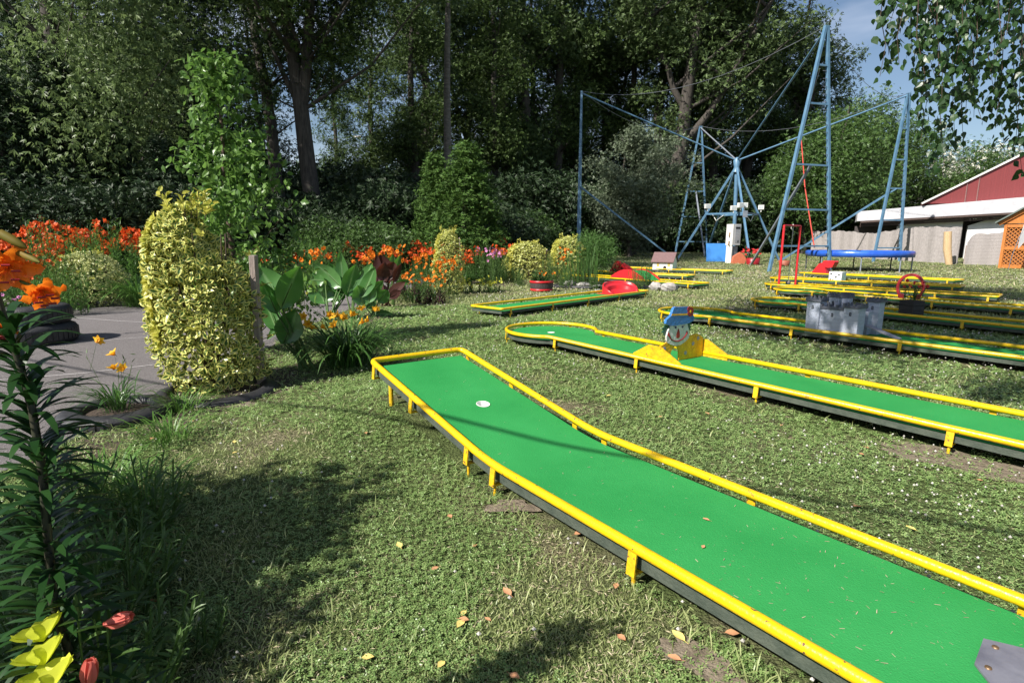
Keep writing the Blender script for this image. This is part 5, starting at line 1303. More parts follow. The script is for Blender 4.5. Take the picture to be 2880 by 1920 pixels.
for px, py, s, lb in ((1843, 818, (.25, .20, .17), 'round pale boulder right behind the red bowl'), (1882, 820, (.30, .16, .17), 'slanting grey boulder farthest right of the pond'), (1600, 805, (.22, .18, .13), 'pale boulder nearest the half barrel'),
                      (1640, 806, (.26, .18, .09), 'flat pale boulder second from the half barrel'), (1682, 812, (.34, .2, .08), 'long flat boulder in the middle of the pond edge'), (1712, 806, (.2, .2, .1), 'small boulder left of the red bowl')):
    boulder(lb, ground(px, py), *s, px, px)
for i, (x, y, s, lb) in enumerate(((1.9, 19.5, .6, 'low water plant at the left end of the pond'), (2.9, 18.9, .5, 'low water plant behind the middle of the lane with the red bowl'), (4.3, 19.0, .6, 'low water plant between the two right boulders'), (4.9, 20.4, .7, 'leafy water plant at the right end of the pond'), (2.3, 21.6, .7, 'leafy plant behind the reeds'))):
    HB2.put((x, y, 0), i*2, s, lb)
# half barrel
hb = thing('barrel_planter', 'dark half barrel with two red hoops and sprawling flowers', 'planter', ground(1523, 820))
q = MB(); q.lathe([(.34, 0), (.375, .15), (.385, .36), (.35, .36), (.345, .30)], (0, 0, 0), 28, smooth=False); q.build('staves', surf('dark_barrel_wood', (.035, .025, .025), (.065, .045, .042), 14, .6, bump=.5, stretch=(8, 8, .5)), hb)
for z, r in ((.33, .389), (.07, .366)): MB().lathe([(r-.012, z-.035), (r+.004, z-.03), (r+.006, z+.03), (r-.004, z+.035)], (0, 0, 0), 28).build('hoop', M['red'], hb)
MB().lathe([(.345, .31), (.001, .32)], (0, 0, 0), 20).build('soil', M['soil'], hb)
bp = herb('spiky leaved plant with orange blooms growing in the half barrel', 14, .40, .24, 'mid', .24, 9, 'barrel_plant', 'plant', .7, T=T_LANCE, top=None); bp.location = hb.location+Vector((0, 0, .3))
bp2 = daylily('orange flowers hanging over the rim of the half barrel', 24, .3, .02, 4, 2, .28, .10, 'amber'); bp2.location = hb.location+Vector((.15, -.1, .3))
pl2 = herb('dark plant with red blooms in the square wooden flower box', 12, .34, .18, 'mid', .09, 20, 'box_plant', 'plant', .4, top=('redp', .09, 1)); pl2.location = on_lane('L5', 2.74, .12, SZ+.29)
rp = herb('pink and white flowered plant at the foot of the mast', 14, .7, .45, 'mid', .16, 12, 'potted_plant', 'plant', .4, T=T_RHOMB, top=('redp', .22, 2)); rp.location = Vector((at(2118, 730, 40.5).x, 40.5, .45))
q = MB(); q.lathe([(.42, 0), (.5, .5), (.44, .5)], (0, 0, 0), 14); tag(q.build('flower_pot', M['red_dark']), 'dark red tub at the foot of the right mast leg', 'flower pot').location = (at(2118, 730, 40.5).x, 40.5, gz(0, 40.5)-.02)
q = MB(); q.lathe([(.30, 0), (.40, .42), (.34, .42)], (0, 0, 0), 14); tag(q.build('flower_pot', surf('terracotta', (.30, .09, .05))), 'terracotta pot behind the red hanging ball frame', 'flower pot').location = (at(2206, 733, 39).x, 39, gz(0, 39)-.02)
q = MB(); q.prism([(-.5, 0), (.45, 0), (.55, .45), (.1, .85), (-.4, .55)], -.15, .15, T=Matrix(((1, 0, 0, 0), (0, 0, -1, 0), (0, 1, 0, 0), (0, 0, 0, 1)))); tag(q.build('toy_seat', surf('faded_orange_plastic', (.55, .16, .08))), 'faded orange plastic seat lying right of the control cabinet', 'seat').location = (at(2076, 733, 41.5).x, 41.5, gz(0, 41.5))
def stake(label, a, b, w=.045):
    a, b = Vector(a), Vector(b); return tag(MB().beam(a, b, w, w*.72).build('wooden_stake', M['wood_grey'], None, None, .002), label, 'stake')
stake('thick weathered wooden stake right beside the large golden column', (-2.82, 6.0, -.05), at(712, 718, 5.95), .085)
stake('thin grey stake in the bed behind the half barrel', ground(1532, 768), at(1538, 703, 22), .05)
stake('thin stake right of the small golden column top', foot(1297, 17.6), at(1292, 668, 17.6), .05)
MB_ = MB(); MB_.tube([at(690, 862, 5.85), at(716, 864, 5.89), at(745, 872, 5.9)], .004, 5); tag(MB_.build('wire_tie', M['black']), 'black wire tied round the thick wooden stake', 'wire')

# tyres
def tyre(label, loc, R_, h, rin, plant=None, soil=True, groups=None):
    t = thing('tyre_planter', label, 'tyre', loc, 0, groups); q = MB()
    q.lathe([(rin+.03, -.01), (rin, h*.15), (rin-.005, h*.75), (rin+.02, h*.97), (rin+.05, h*1.0), (R_*.86, h*.99), (R_*.95, h*.92), (R_, h*.76), (R_+.004, h*.5), (R_, h*.22), (R_*.95, h*.06), (R_*.9, -.01)], (0, 0, 0), 40)
    q.build('tyre', M['tyre'], t)
    q = MB()
    for i in range(46):
        a = 2*PI*i/46; c = Vector((math.cos(a)*(R_+.001), math.sin(a)*(R_+.001), h*.5)); q.box(c, (.014, .052*R_/.5, h*.5), a)
    q.build('tread', M['tyre'], t)
    if soil: MB().lathe([(rin+.01, h*.62), (rin*.5, h*.74), (.001, h*.7)], (0, 0, 0), 22).build('soil', M['soil'], t)
    return t
tyre('bottom tyre of the stack at the left edge of the path', (-7.55, 8.55, 0), .56, .31, .33, soil=False)
tyre('top tyre of the stack at the left edge of the path, planted with flowers', (-7.60, 8.58, .31), .53, .29, .30)
tyre('flat black tyre in the grass with a small daylily', (-3.62, 4.85, -.05), .45, .15, .27)
tyre('worn black tyre round the foot of the large golden column', (-3.14, 5.66, -.10), .60, .16, .44)
ty = herb('small purple and green bedding plant in the tyre stack', 18, .22, .3, 'mid', .09, 12, 'bedding_plant', 'plant', .5, T=T_RHOMB, top=('pink', .06, 1)); ty.location = (-7.60, 8.58, .50)
tp_ = herb('tall thin leafy lily rising from the tyre stack', 1, 1.15, .02, 'lilyleaf', .13, 70, 'tall_lily', 'lily', .05); tp_.location = (-7.7, 8.7, .5)

# ---------------------------------------------------------------- cannas: broad leaves each given by its foot, tip and width
def broad_leaf(nn, a, b, w, m=0, fold=.16, arch=.14, n=9, seed=0, roll=0):
    a, b = np.array(a), np.array(b); d = b-a; L = np.linalg.norm(d); d = d/L
    view = np.array([0.25, -1, .25]); view /= np.linalg.norm(view)
    s = np.cross(d, view); s /= np.linalg.norm(s); s = s*math.cos(roll)+view*math.sin(roll); nrm = np.cross(s, d)
    V = []; U = []
    for i in range(n+1):
        t = i/n; ww = w*.5*(math.sin(PI*min(t*1.0, 1)**.80)**.75 if 0 < t < 1 else .03)
        c = a + d*L*t + nrm*(-arch*L*math.sin(PI*t)*.5) + np.array([0, 0, -.05*L*t*t])
        wav = .035*w*math.sin(t*17+seed)
        for k in (-1, -.5, 0, .5, 1): V.append(c + s*ww*k + nrm*(-fold*w*(abs(k)**1.1)*-.6 + wav*k*k)); U.append(1.0 if k == 0 else .1)
    Fa = [(i*5+k, (i+1)*5+k, (i+1)*5+k+1, i*5+k+1) for i in range(n) for k in range(4)]
    nn.add((np.array(V), np.array(Fa), np.array(U)), m)
def zz(x, y, Y): return at(700+x*.30612, 500+y*.30612, Y)
def canna(label, basep, leaves, Y, m, rib=None, name='canna_plant', jit=.35):
    root = thing(name, label, 'canna', basep); o = np.array(root.location); nn = NP(); st = MB(); r_ = random.Random(len(leaves)+int(Y*10))
    crown_ = None
    for i, (x0, y0, x1, y1, w) in enumerate(leaves):
        dy = r_.uniform(-jit, jit)*.6; a = zz(x0, y0, Y+dy*.3); b = zz(x1, y1, Y+dy)
        broad_leaf(nn, np.array(a)-o, np.array(b)-o, w*.30612/1543*Y*1.38, 0, seed=i, roll=r_.uniform(-.55, .55))
        al = Vector(a)-root.location; st.tube([(0+.02*i*(-1)**i, 0, -.02), (al.x*.45, al.y*.45, al.z*.5), al, al.lerp(Vector(b)-root.location, .55)-Vector((0, -.012, 0))], [.020, .016, .010, .004], 6)
    nn.build('foliage', LEAF[m], root, smooth=True); st.build('stems', LEAF['stemg'] if m == 'canna' else LEAF['purple'], root)
    return root
g_ = lambda px, py: ground(px, py)
canna('tall green canna with very broad leaves right of the wooden stake', (-2.55, 6.7, 0), [(300, 1180, 95, 800, 215), (300, 1190, 470, 785, 170), (320, 1520, 440, 1190, 215), (270, 1420, 140, 1100, 120), (330, 1090, 240, 1000, 90), (300, 1300, 170, 1470, 60), (260, 1250, 110, 930, 110)], 6.7, 'canna')
canna('green canna in the middle of the row with arching leaves', tuple(ground(925, 905)), [(700, 955, 470, 905, 95), (850, 1010, 590, 760, 115), (700, 1160, 640, 940, 185), (870, 1080, 730, 765, 125), (880, 1060, 835, 660, 90), (840, 1150, 720, 1020, 90), (820, 1000, 700, 870, 100), (860, 1130, 800, 980, 80)], 11.3, 'canna')
canna('green canna of the row standing left of the purple one', tuple(ground(990, 900)), [(900, 1090, 985, 775, 120), (960, 1090, 900, 860, 110), (980, 1070, 1135, 760, 115), (1030, 1100, 1160, 800, 100), (1060, 1175, 995, 975, 125), (1100, 1150, 1130, 960, 90), (950, 1100, 1030, 880, 130)], 11.3, 'canna')
canna('low green canna with round leaves before the purple one', tuple(ground(1050, 893)), [(1110, 1080, 1235, 932, 75), (1190, 1140, 1280, 1020, 100), (1150, 1130, 1120, 1000, 90), (1130, 1240, 1335, 1250, 55), (1080, 1200, 1160, 1080, 80)], 11.8, 'canna')
canna('green canna leaves rising behind the purple canna', tuple(ground(1105, 858)), [(1320, 960, 1390, 695, 70), (1310, 940, 1320, 690, 70), (1340, 1000, 1475, 935, 60)], 13.8, 'canna')
canna('dark purple canna with upright pointed leaves', tuple(ground(1089, 863)), [(1275, 965, 1205, 690, 135), (1285, 950, 1330, 760, 120), (1180, 970, 1175, 690, 65), (1330, 960, 1400, 775, 50), (1285, 1060, 1440, 945, 60), (1275, 1090, 1185, 960, 70), (1290, 1100, 1400, 1030, 60), (1230, 950, 1240, 770, 90)], 13.4, 'purple', name='canna_plant')

# ---------------------------------------------------------------- plants close to the camera on the left
tl_ = thing('tiger_lily', 'near tiger lily stalk with dark whorled leaves and big orange blooms at the left edge', 'lily', (-.86, 1.06, 0))
o = np.array(tl_.location)
pts = [Vector((-.86, 1.06, -.02)), at(150, 1700, 1.06), at(120, 1330, 1.05), at(92, 1160, 1.05), at(66, 1060, 1.05), at(20, 915, 1.04), at(-15, 800, 1.03)]
MB().tube(pts, [.009, .0085, .0075, .007, .006, .005, .004], 8).build('stem', surf('dark_lily_stem', (.03, .035, .02), (.045, .04, .025), 40, .5), tl_, tl_.location)
P_ = np.array(pts); seg = np.concatenate([[0], np.cumsum(np.linalg.norm(np.diff(P_, axis=0), axis=1))]); NL = 430; tt = np.linspace(.16, .95, NL)*seg[-1]
bp_ = np.stack([np.interp(tt, seg, P_[:, i]) for i in range(3)], 1)-o
k = np.linspace(1, 0, NL)
LEAF['near_lily'] = leafmat('tiger_lily_leaf', (.012, .045, .010), (.030, .085, .020), .28, .38, .35)
NP().add(blades(bp_, np.arange(NL)*2.399+rng.normal(size=NL)*.55, (.125+.040*k)*(1+.15*rng.normal(size=NL)), .0155, .60+.5*rng.random(NL), .8+.8*rng.random(NL), 7)).build('foliage', LEAF['near_lily'], tl_, smooth=True)
def petal_mat():
    m, n, l, b = new_mat('spotted_orange_petal')
    c, f = noise_mix(n, l, (.84, .17, .012), (.92, .26, .02), 30)
    t = n.new('ShaderNodeTexCoord'); v = n.new('ShaderNodeTexVoronoi'); v.inputs['Scale'].default_value = 240; l.new(t.outputs['Object'], v.inputs['Vector'])
    x = n.new('ShaderNodeTexNoise'); x.inputs['Scale'].default_value = 30; l.new(t.outputs['Object'], x.inputs['Vector'])
    r = n.new('ShaderNodeValToRGB'); r.color_ramp.elements[0].position = .16; r.color_ramp.elements[1].position = .22; r.color_ramp.elements[0].color = (1, 1, 1, 1); r.color_ramp.elements[1].color = (0, 0, 0, 1)
    l.new(v.outputs['Distance'], r.inputs['Fac']); g2 = n.new('ShaderNodeMath'); g2.operation = 'GREATER_THAN'; g2.inputs[1].default_value = .52; l.new(x.outputs['Fac'], g2.inputs[0])
    mu = n.new('ShaderNodeMath'); mu.operation = 'MULTIPLY'; l.new(r.outputs['Color'], mu.inputs[0]); l.new(g2.outputs[0], mu.inputs[1])
    k = n.new('ShaderNodeMix'); k.data_type = 'RGBA'; k.inputs['B'].default_value = (.30, .03, .01, 1); l.new(mu.outputs[0], k.inputs['Factor']); l.new(c, k.inputs['A'])
    l.new(k.outputs['Result'], b.inputs['Base Color']); b.inputs['Roughness'].default_value = .45; tr_ = n.new('ShaderNodeBsdfTranslucent'); l.new(k.outputs['Result'], tr_.inputs['Color'])
    a = n.new('ShaderNodeMixShader'); a.inputs['Fac'].default_value = .4; l.new(b.outputs['BSDF'], a.inputs[1]); l.new(tr_.outputs['BSDF'], a.inputs[2]); l.new(a.outputs['Shader'], n['Material Output'].inputs['Surface'])
    return m
pm = petal_mat()
def big_bloom(c, face, size, az0=0):
    c = np.array(c)-o; az = np.arange(6)*PI/3+az0
    V, Fa, u = blades(np.zeros((6, 3)), az, size*np.array([.62, .60, .63, .58, .62, .6]), size*.27, .50, 1.75, 12, prof=lambda t: .30+.9*math.sin(PI*min(1, t**.85))+.05 if t < 1 else .06)
    V = V.reshape(6, 13, 2, 3); mid = V.mean(2, keepdims=True)     # give each petal a midline so that it cups
    V = np.concatenate([V[:, :, :1], mid - np.array([0, 0, .012])*size/.12*np.sin(np.linspace(0, PI, 13))[None, :, None, None], V[:, :, 1:]], 2)
    V[..., 2] += .004*np.sin(np.linspace(0, 19, 13))[None, :, None]*np.array([1, 0, -1])[None, None]
    Fa = np.array([(i*3+k_, (i+1)*3+k_, (i+1)*3+k_+1, i*3+k_+1) for i in range(12) for k_ in (0, 1)])
    Fa = (Fa[None]+(np.arange(6)*39)[:, None, None]).reshape(-1, 4)
    W = rot_rows(V.reshape(1, -1, 3), np.array([face], float)) + c
    b = NP().add((W.reshape(-1, 3), Fa, np.ones(6*39))).build('bloom', pm, tl_, smooth=True)
    q = MB(); ff = Vector(face).normalized(); X, Y_ = frame_of(ff); c = Vector(c)
    for i in range(6):
        a = i*PI/3+.3; e = c+ff*size*.42+(X*math.cos(a)+Y_*math.sin(a))*size*.17; q.tube([c, c+ff*size*.25+(X*math.cos(a)+Y_*math.sin(a))*size*.05, e], .0011, 5)
        q.tube([e-X*.006, e+X*.006], .0022, 6, m=1)
    q.build('stamens', [LEAF['amber'], M['red_dark']], b)
big_bloom(at(28, 748, 1.02), (.55, -.95, -.35), .098)
big_bloom(at(112, 815, 1.00), (.75, -.45, -.65), .072, .4)
big_bloom(at(-5, 905, 1.06), (.1, -.5, -.9), .075, .2)
for a, b, r in ((at(0, 655, 1.0), at(75, 698, 1.0), .0085), (at(40, 703, 1.02), at(112, 738, 1.0), .007)):
    q = MB(); q.tube([a, a.lerp(b, .2), a.lerp(b, .55), a.lerp(b, .85), b], [r*.9, r, r*.95, r*.7, r*.2], 8); q.build('bud', surf('olive_orange_bud', (.10, .105, .014), (.15, .10, .014), 25, .65, spec=.2), tl_, tl_.location)
q = MB(); top_ = pts[-1]
for e in (at(28, 748, 1.03), at(112, 815, 1.02), at(-5, 905, 1.06), at(0, 655, 1.0), at(40, 703, 1.02)): q.tube([top_, top_.lerp(e, .5)+Vector((0, 0, .015)), e], .003, 6)
q.build('flower_stalks', LEAF['stemg'], tl_, tl_.location)

pr = thing('evening_primrose', 'near primrose with three pale yellow blooms and coral buds in the lower left corner', 'primrose', (-.78, .92, 0))
o2 = pr.location; LEAF['lem_near'] = leafmat('near_lemon_petal', (.66, .72, .05), (.74, .78, .09), .45, .45, .3)
def cupped(K, az0, L, w, lean, bend, prof, cup, n=12):
    """ring of cupped petals, each five points wide"""
    V, Fa, u = blades(np.zeros((K, 3)), np.arange(K)*2*PI/K+az0, L, w, lean, bend, n, prof=prof)
    V = V.reshape(K, n+1, 2, 3); a, b = V[:, :, :1], V[:, :, 1:]; t = np.linspace(0, 1, n+1)[None, :, None, None]
    out = norm(np.concatenate([V.mean(2, keepdims=True)[..., :2], 0*V[:, :, :1, :1]], -1))
    rows = [a+(b-a)*k + (out*.6-np.array([0, 0, .8]))*cup*(1-(2*k-1)**2)*np.sin(PI*np.minimum(t*.9+.05, 1)) + np.array([0, 0, 1.])*cup*.25*np.sin(t*11+k*9)*t for k in (0, .25, .5, .75, 1)]
    W = np.concatenate(rows, 2).reshape(1, -1, 3); k5 = np.arange(4)
    Fb = np.array([(i*5+k, (i+1)*5+k, (i+1)*5+k+1, i*5+k+1) for i in range(n) for k in range(4)])
    return W, (Fb[None]+(np.arange(K)*5*(n+1))[:, None, None]).reshape(-1, 4), np.ones(K*5*(n+1))*.2
def cup_flower(c, face, size, mat='lem_near', closed=0, nm='bloom'):
    c = np.array(c)-np.array(o2)
    if closed: W, Fa, u = cupped(5, .3, size*.95, size*.42, .30, -.45, lambda t: .3+.8*math.sin(PI*min(1, t*.9)), size*.05)
    else: W, Fa, u = cupped(4, .3, size*.60, size*.80, .35, .75, lambda t: .12+1.0*math.sin(PI*.5*min(1, t*1.3))*(1-.45*max(0, t-.75)/.25), size*.12)
    W = rot_rows(W, np.array([face], float)) + c
    NP().add((W.reshape(-1, 3), Fa, u)).build(nm, LEAF[mat], pr, smooth=True)
cup_flower(at(122, 1800, .99), (-.45, .2, .8), .085); cup_flower(at(125, 1865, .96), (-.45, .2, .8), .085); cup_flower(at(140, 1940, .92), (-.35, .15, .85), .098)
LEAF['coral'] = leafmat('coral_petal', (.62, .12, .09), (.70, .20, .16), .35, .45, .4)
cup_flower(at(300, 1755, 1.05), (.95, .05, .35), .062, 'coral', 1, 'closed_bloom'); cup_flower(at(250, 1935, .95), (.1, .1, 1), .065, 'coral', 1, 'closed_bloom'); cup_flower(at(290, 1755, 1.04), (.85, .1, .1), .05, 'coral', 1, 'closed_bloom')
q = MB(); lp, la = [], []
for tpx in ((122, 1810, 1.0), (125, 1880, .97), (140, 1960, .93), (300, 1760, 1.05), (250, 1945, .95), (215, 1700, 1.03), (265, 1740, 1.06), (180, 1830, 1.05), (70, 1860, 1.02), (330, 1840, 1.08)):
    e = at(*tpx); b = o2+Vector((random.Random(tpx[0]).uniform(-.04, .04), random.Random(tpx[1]).uniform(-.04, .04), -.02)); m_ = b.lerp(e, .6)+Vector((-.02, .01, 0)); q.tube([b, m_, e], [.004, .003, .002], 6)
    for k in range(16):
        t = .3+.7*k/15; lp.append(b.lerp(e, t)-o2); la.append((math.cos(k*2.4), math.sin(k*2.4), .7))
q.tube([at(212, 1705, 1.03)+Vector((0, 0, -.03)), at(212, 1700, 1.03), at(212, 1668, 1.03)], [.003, .006, .001], 7)
q.build('stems', LEAF['stemg'], pr, o2)
NP().add(scatter(T_LANCE, np.array(lp), np.array(la), np.array([0, 0, 1.])+unit_rand(len(lp))*.3, .075*(1+.3*rng.random(len(lp))))).build('foliage', LEAF['mid'], pr)
wd = Proto(herb('x', 16, .34, .16, 'mid', .09, 12, 'weed', 'plant', .6, T=T_LANCE))
for px, Y, s, lb in ((300, 2.75, 1.2, 'leafy weed beside the flat tyre nearest the camera'), (250, 2.2, 1.0, 'dark weed at the foot of the near lily'), (60, 1.9, 1.3, 'weed at the left edge behind the near lily'), (200, 1.7, 1.0, 'weed in the shade behind the pale yellow blooms'), (420, 1.9, .6, 'small weed in the dark shade at the lower left'), (60, 2.8, 1.2, 'weed at the left edge beside the path')):
    wd.put(Vector(((px-1440)/FOC*Y, Y, 0)), px, s, lb)
tg = Proto(daylily('x', 120, .30, .008, 1, 1, .1, .01, 'yellow', leafm='grassy', spread=.35))
for px, Y, s, lb in ((330, 3.1, 1.2, 'tuft of long grass at the lower rim of the flat tyre'), (430, 4.2, 1.1, 'tuft of long grass between the two ground tyres'), (480, 5.0, 1.0, 'tuft of long grass at the left rim of the worn tyre'), (230, 3.3, 1.2, 'tuft of long grass left below the flat tyre'), (200, 2.4, 1.2, 'tuft of long grass behind the near lily'), (900, 4.45, .55, 'tuft of grass round the foot of the raised ramp post')):
    tg.put(Vector(((px-1440)/FOC*Y, Y, 0)), px, s, lb)

oc = thing('shadow_cable', 'unseen black cable added overhead to cast the shadow line across the near lane', 'cable', (-3.62, .75, 4.6))  # unseen cable, added only for its shadow line on the lane
MB().tube([(-14, 6.55, .5), (-7, 3.28, .1), (0, 0, 0), (7, -3.28, .1), (14, -6.55, .5)], .020, 6).build('cable', M['black'], oc)
# ================================================================ GRASS, CLOVER AND LITTER ON THE LAWN
def in_path(x, y):
    ny = np.array([p[1] for p in PATH_NEAR]); nx = np.array([p[0] for p in PATH_NEAR]); fy = np.array([p[1] for p in PATH_FAR]); fx = np.array([p[0] for p in PATH_FAR])
    return (x < np.interp(y, ny, nx)+.05*np.sin(y*7)) & (x > np.interp(y, fy, fx)) & (y < 40)
EARTH = [(ground(2770, 1310), .55, .22, -.9), (ground(2590, 1285), .30, .14, -.9), (ground(1990, 1880), .22, .08, -.9), (ground(1440, 1430), .16, .08, 0), (ground(640, 1140), .30, .12, .3), (ground(1480, 888), .55, .14, .83), (ground(2250, 1125), .22, .10, -.9)]
M['earth'] = surf('bare_pale_earth', (.12, .095, .065), (.22, .18, .13), 14, .95, bump=.9, bscale=50)
for i, (p, ra, rb, rot) in enumerate(EARTH):
    po = []
    for k_ in range(22):
        a_ = 2*PI*k_/22; w_ = 1+.22*math.sin(a_*3+i)+.14*math.sin(a_*7+i*2); xx, yy = ra*w_*math.cos(a_), rb*w_*math.sin(a_)
        po.append((p.x+xx*math.cos(rot)-yy*math.sin(rot), p.y+xx*math.sin(rot)+yy*math.cos(rot)))
    sheet('bare_soil', po, .004+.004*(i % 4), M['earth'])
def in_earth(x, y):
    r = np.zeros(len(x))
    for p, ra, rb, rot in EARTH:
        dx, dy = x-p.x, y-p.y; u = dx*math.cos(rot)+dy*math.sin(rot); v = -dx*math.sin(rot)+dy*math.cos(rot)
        r = np.maximum(r, np.clip(1.45-np.sqrt((u/ra)**2+(v/rb)**2), 0, 1))
    return r
def dryness(x, y): return .55*vnoise(x, y, .8, 1)+.30*vnoise(x, y, .27, 2)+.15*vnoise(x, y, .09, 3)
def lane_dist(x, y, k, L0, L1_):
    cx, cy, h = LN[k]; u = (x-cx)*math.cos(h)+(y-cy)*math.sin(h); v = -(x-cx)*math.sin(h)+(y-cy)*math.cos(h)
    return np.where((u > L0) & (u < L1_), np.abs(v)-.48, 9.)
def sample(n, d0, d1, a=.80):
    """random spots spread so that their density falls with the square of distance"""
    d = np.exp(rng.uniform(math.log(d0), math.log(d1), n)); th = rng.uniform(-a, a, n)
    return d*np.sin(th), d*np.cos(th), d
LEAF['g1'] = leafmat('grass_blade', (.20, .27, .085), (.48, .52, .24), .38, .4, .45)
LEAF['g2'] = leafmat('clover_leaf', (.13, .235, .060), (.32, .43, .16), .32, .36, .5)
LEAF['g3'] = leafmat('dry_straw', (.34, .28, .18), (.55, .48, .34), .15, .8, .1)
def lawn_bits():
    x, y, d = sample(840000, 1.15, 85, 1.0); dr_ = dryness(x, y)
    near_rail = np.minimum.reduce([lane_dist(x, y, 'L1', -3.2, 3.1), lane_dist(x, y, 'L2', -.2, 5.6), lane_dist(x, y, 'L4', 0, 5.6)])
    bare = np.exp(-(np.maximum(near_rail, 0)/.20)**2)*.30 * (near_rail < 5) * vnoise(x, y, .5, 6)*1.6
    p = 1-np.clip((dr_+bare-.54)/.10, 0, 1)*.50*np.clip((d-1.6)/2.2, .2, 1); p = np.where(near_rail < -.04, .05, p)
    p = p*np.clip(.50+.07*(d-1.5), .5, 1)*(.75+.5*vnoise(x, y, .16, 12))
    ea = in_earth(x, y); p = p*(1-.72*np.clip(ea*1.8, 0, 1))
    keep = (rng.random(len(x)) < p) & ~in_path(x, y) & ~((x < -9) & (y > 14)) & ~((y > 68) | ((x < 4) & (y > 44)))
    x, y, d, dr_ = x[keep], y[keep], d[keep], dr_[keep]
    z = np.minimum(np.clip(y-37, 0, None)*.022, .75)+.16*np.exp(-((x+1.0)**2+(y-5.0)**2)/.80)
    s = np.clip(.0040*d, .0125, .14)*(.75+.6*rng.random(len(x)))
    kind = rng.random(len(x)); clov = (kind < .80*np.clip((vnoise(x, y, 1.1, 9)*.6+vnoise(x, y, .35, 10)*.4-.22)/.22, 0, 1)) & (d < 14)
    straw = (~clov) & (rng.random(len(x)) < .07+.55*np.clip((dr_-.47)/.16, 0, 1)*np.clip((d-1.8)/2.2, .25, 1)); blade = ~clov & ~straw
    nn = NP()
    def pos(m, h): return np.stack([x[m], y[m], z[m]+h], 1)
    m = clov; nc = m.sum(); nn.add(scatter(T_CLOVER, pos(m, .006+.020*rng.random(nc)*np.minimum(1, s[m]/.012)), np.concatenate([rng.normal(size=(nc, 2)), rng.normal(size=(nc, 1))*.25], 1), np.array([0, 0, 1.])+rng.normal(size=(nc, 3))*.33, s[m]*.90), 1)
    m = blade; nb = m.sum(); ax = rng.normal(size=(nb, 3)); ax[:, 2] = .75+.7*rng.random(nb); T_BL = (np.array([[0, .075, 0], [0, -.075, 0], [.55, -.065, .03], [1, 0, -.1]]), [(0, 1, 2, 3)], [.5]*4)
    nn.add(scatter(T_BL, pos(m, -.002), ax, unit_rand(nb), np.clip(s[m]*1.8, .028, .06+.0015*d[m])*(.6+.8*rng.random(nb))), 0)
    m = straw; nb = m.sum(); ax = rng.normal(size=(nb, 3)); ax[:, 2] *= .18
    nn.add(scatter(T_BL, pos(m, .004+.008*rng.random(nb)), ax, np.array([0, 0, 1.])+unit_rand(nb)*.3, np.maximum(s[m]*1.3, .022)*(.6+.8*rng.random(nb))), 2)
    tag(nn.build('grass', [LEAF['g1'], LEAF['g2'], LEAF['g3']]), 'short grass, clover leaves and dry straw of the lawn', 'grass', kind='stuff')
lawn_bits()
# longer blades along rails and beds
x, y, d = sample(26000, 1.3, 14)
nr = np.minimum.reduce([lane_dist(x, y, 'L1', -3.2, 3.1), lane_dist(x, y, 'L2', -.7, 5.6), lane_dist(x, y, 'L4', -.7, 5.6), lane_dist(x, y, 'L3', 0, 6.3), lane_dist(x, y, 'L5', -.7, 5.6)])
edge = np.abs(x-np.interp(y, [p[1] for p in PATH_NEAR], [p[0] for p in PATH_NEAR])-.25) < .35
k = ((nr > .0) & (nr < .12) & (rng.random(len(x)) < .55)) | (edge & (rng.random(len(x)) < .9)) | ((x < -.42*y-.05) & (y < 3.6) & (rng.random(len(x)) < .40)) | (rng.random(len(x)) < .03)
k &= ~in_path(x, y); x, y, d = x[k], y[k], d[k]; n = len(x)
tag(NP().add(blades(np.stack([x, y, 0*x], 1), rng.random(n)*6.3, (.04+.08*rng.random(n)), .0050, .15+.5*rng.random(n), .5+1.3*rng.random(n), 4)).build('long_grass', LEAF['g1']), 'longer grass blades along rails, tyres and beds', 'grass', kind='stuff')
# white clover heads
x, y, d = sample(21000, 1.6, 60); dens = vnoise(x, y, 2.2, 21)*.6+vnoise(x, y, .6, 22)*.4
pr_ = np.clip((dens-.30)*2.6, 0, 1)*np.clip(.45+.12*x, .15, 1)*np.clip((d-1.5)/5, .10, 1); k = (rng.random(len(x)) < pr_) & ~in_path(x, y) & (x > -3+0*y); x, y, d = x[k], y[k], d[k]; n = len(x)
OC = np.array([[1, 0, 0], [0, 1, 0], [-1, 0, 0], [0, -1, 0], [0, 0, 1.], [0, 0, -1]]); OF = [(0, 1, 4), (1, 2, 4), (2, 3, 4), (3, 0, 4), (1, 0, 5), (2, 1, 5), (3, 2, 5), (0, 3, 5)]
sz = np.clip(.0012*d, .0085, .024)*(.7+.6*rng.random(n)); zc = np.clip(y-37, 0, None)*.022+.03+.03*rng.random(n)
V = np.stack([x, y, zc], 1)[:, None]+sz[:, None, None]*OC[None]; Fa = (np.array(OF)[None]+(np.arange(n)*6)[:, None, None]).reshape(-1, 3)
M['cloverhead'] = leafmat('clover_head', (.42, .40, .36), (.62, .60, .55), .2, .8, .1)
tag(NP().add((V.reshape(-1, 3), Fa, np.ones(n*6))).build('clover_flowers', M['cloverhead']), 'small white clover heads scattered over the lawn', 'clover flowers', kind='stuff')
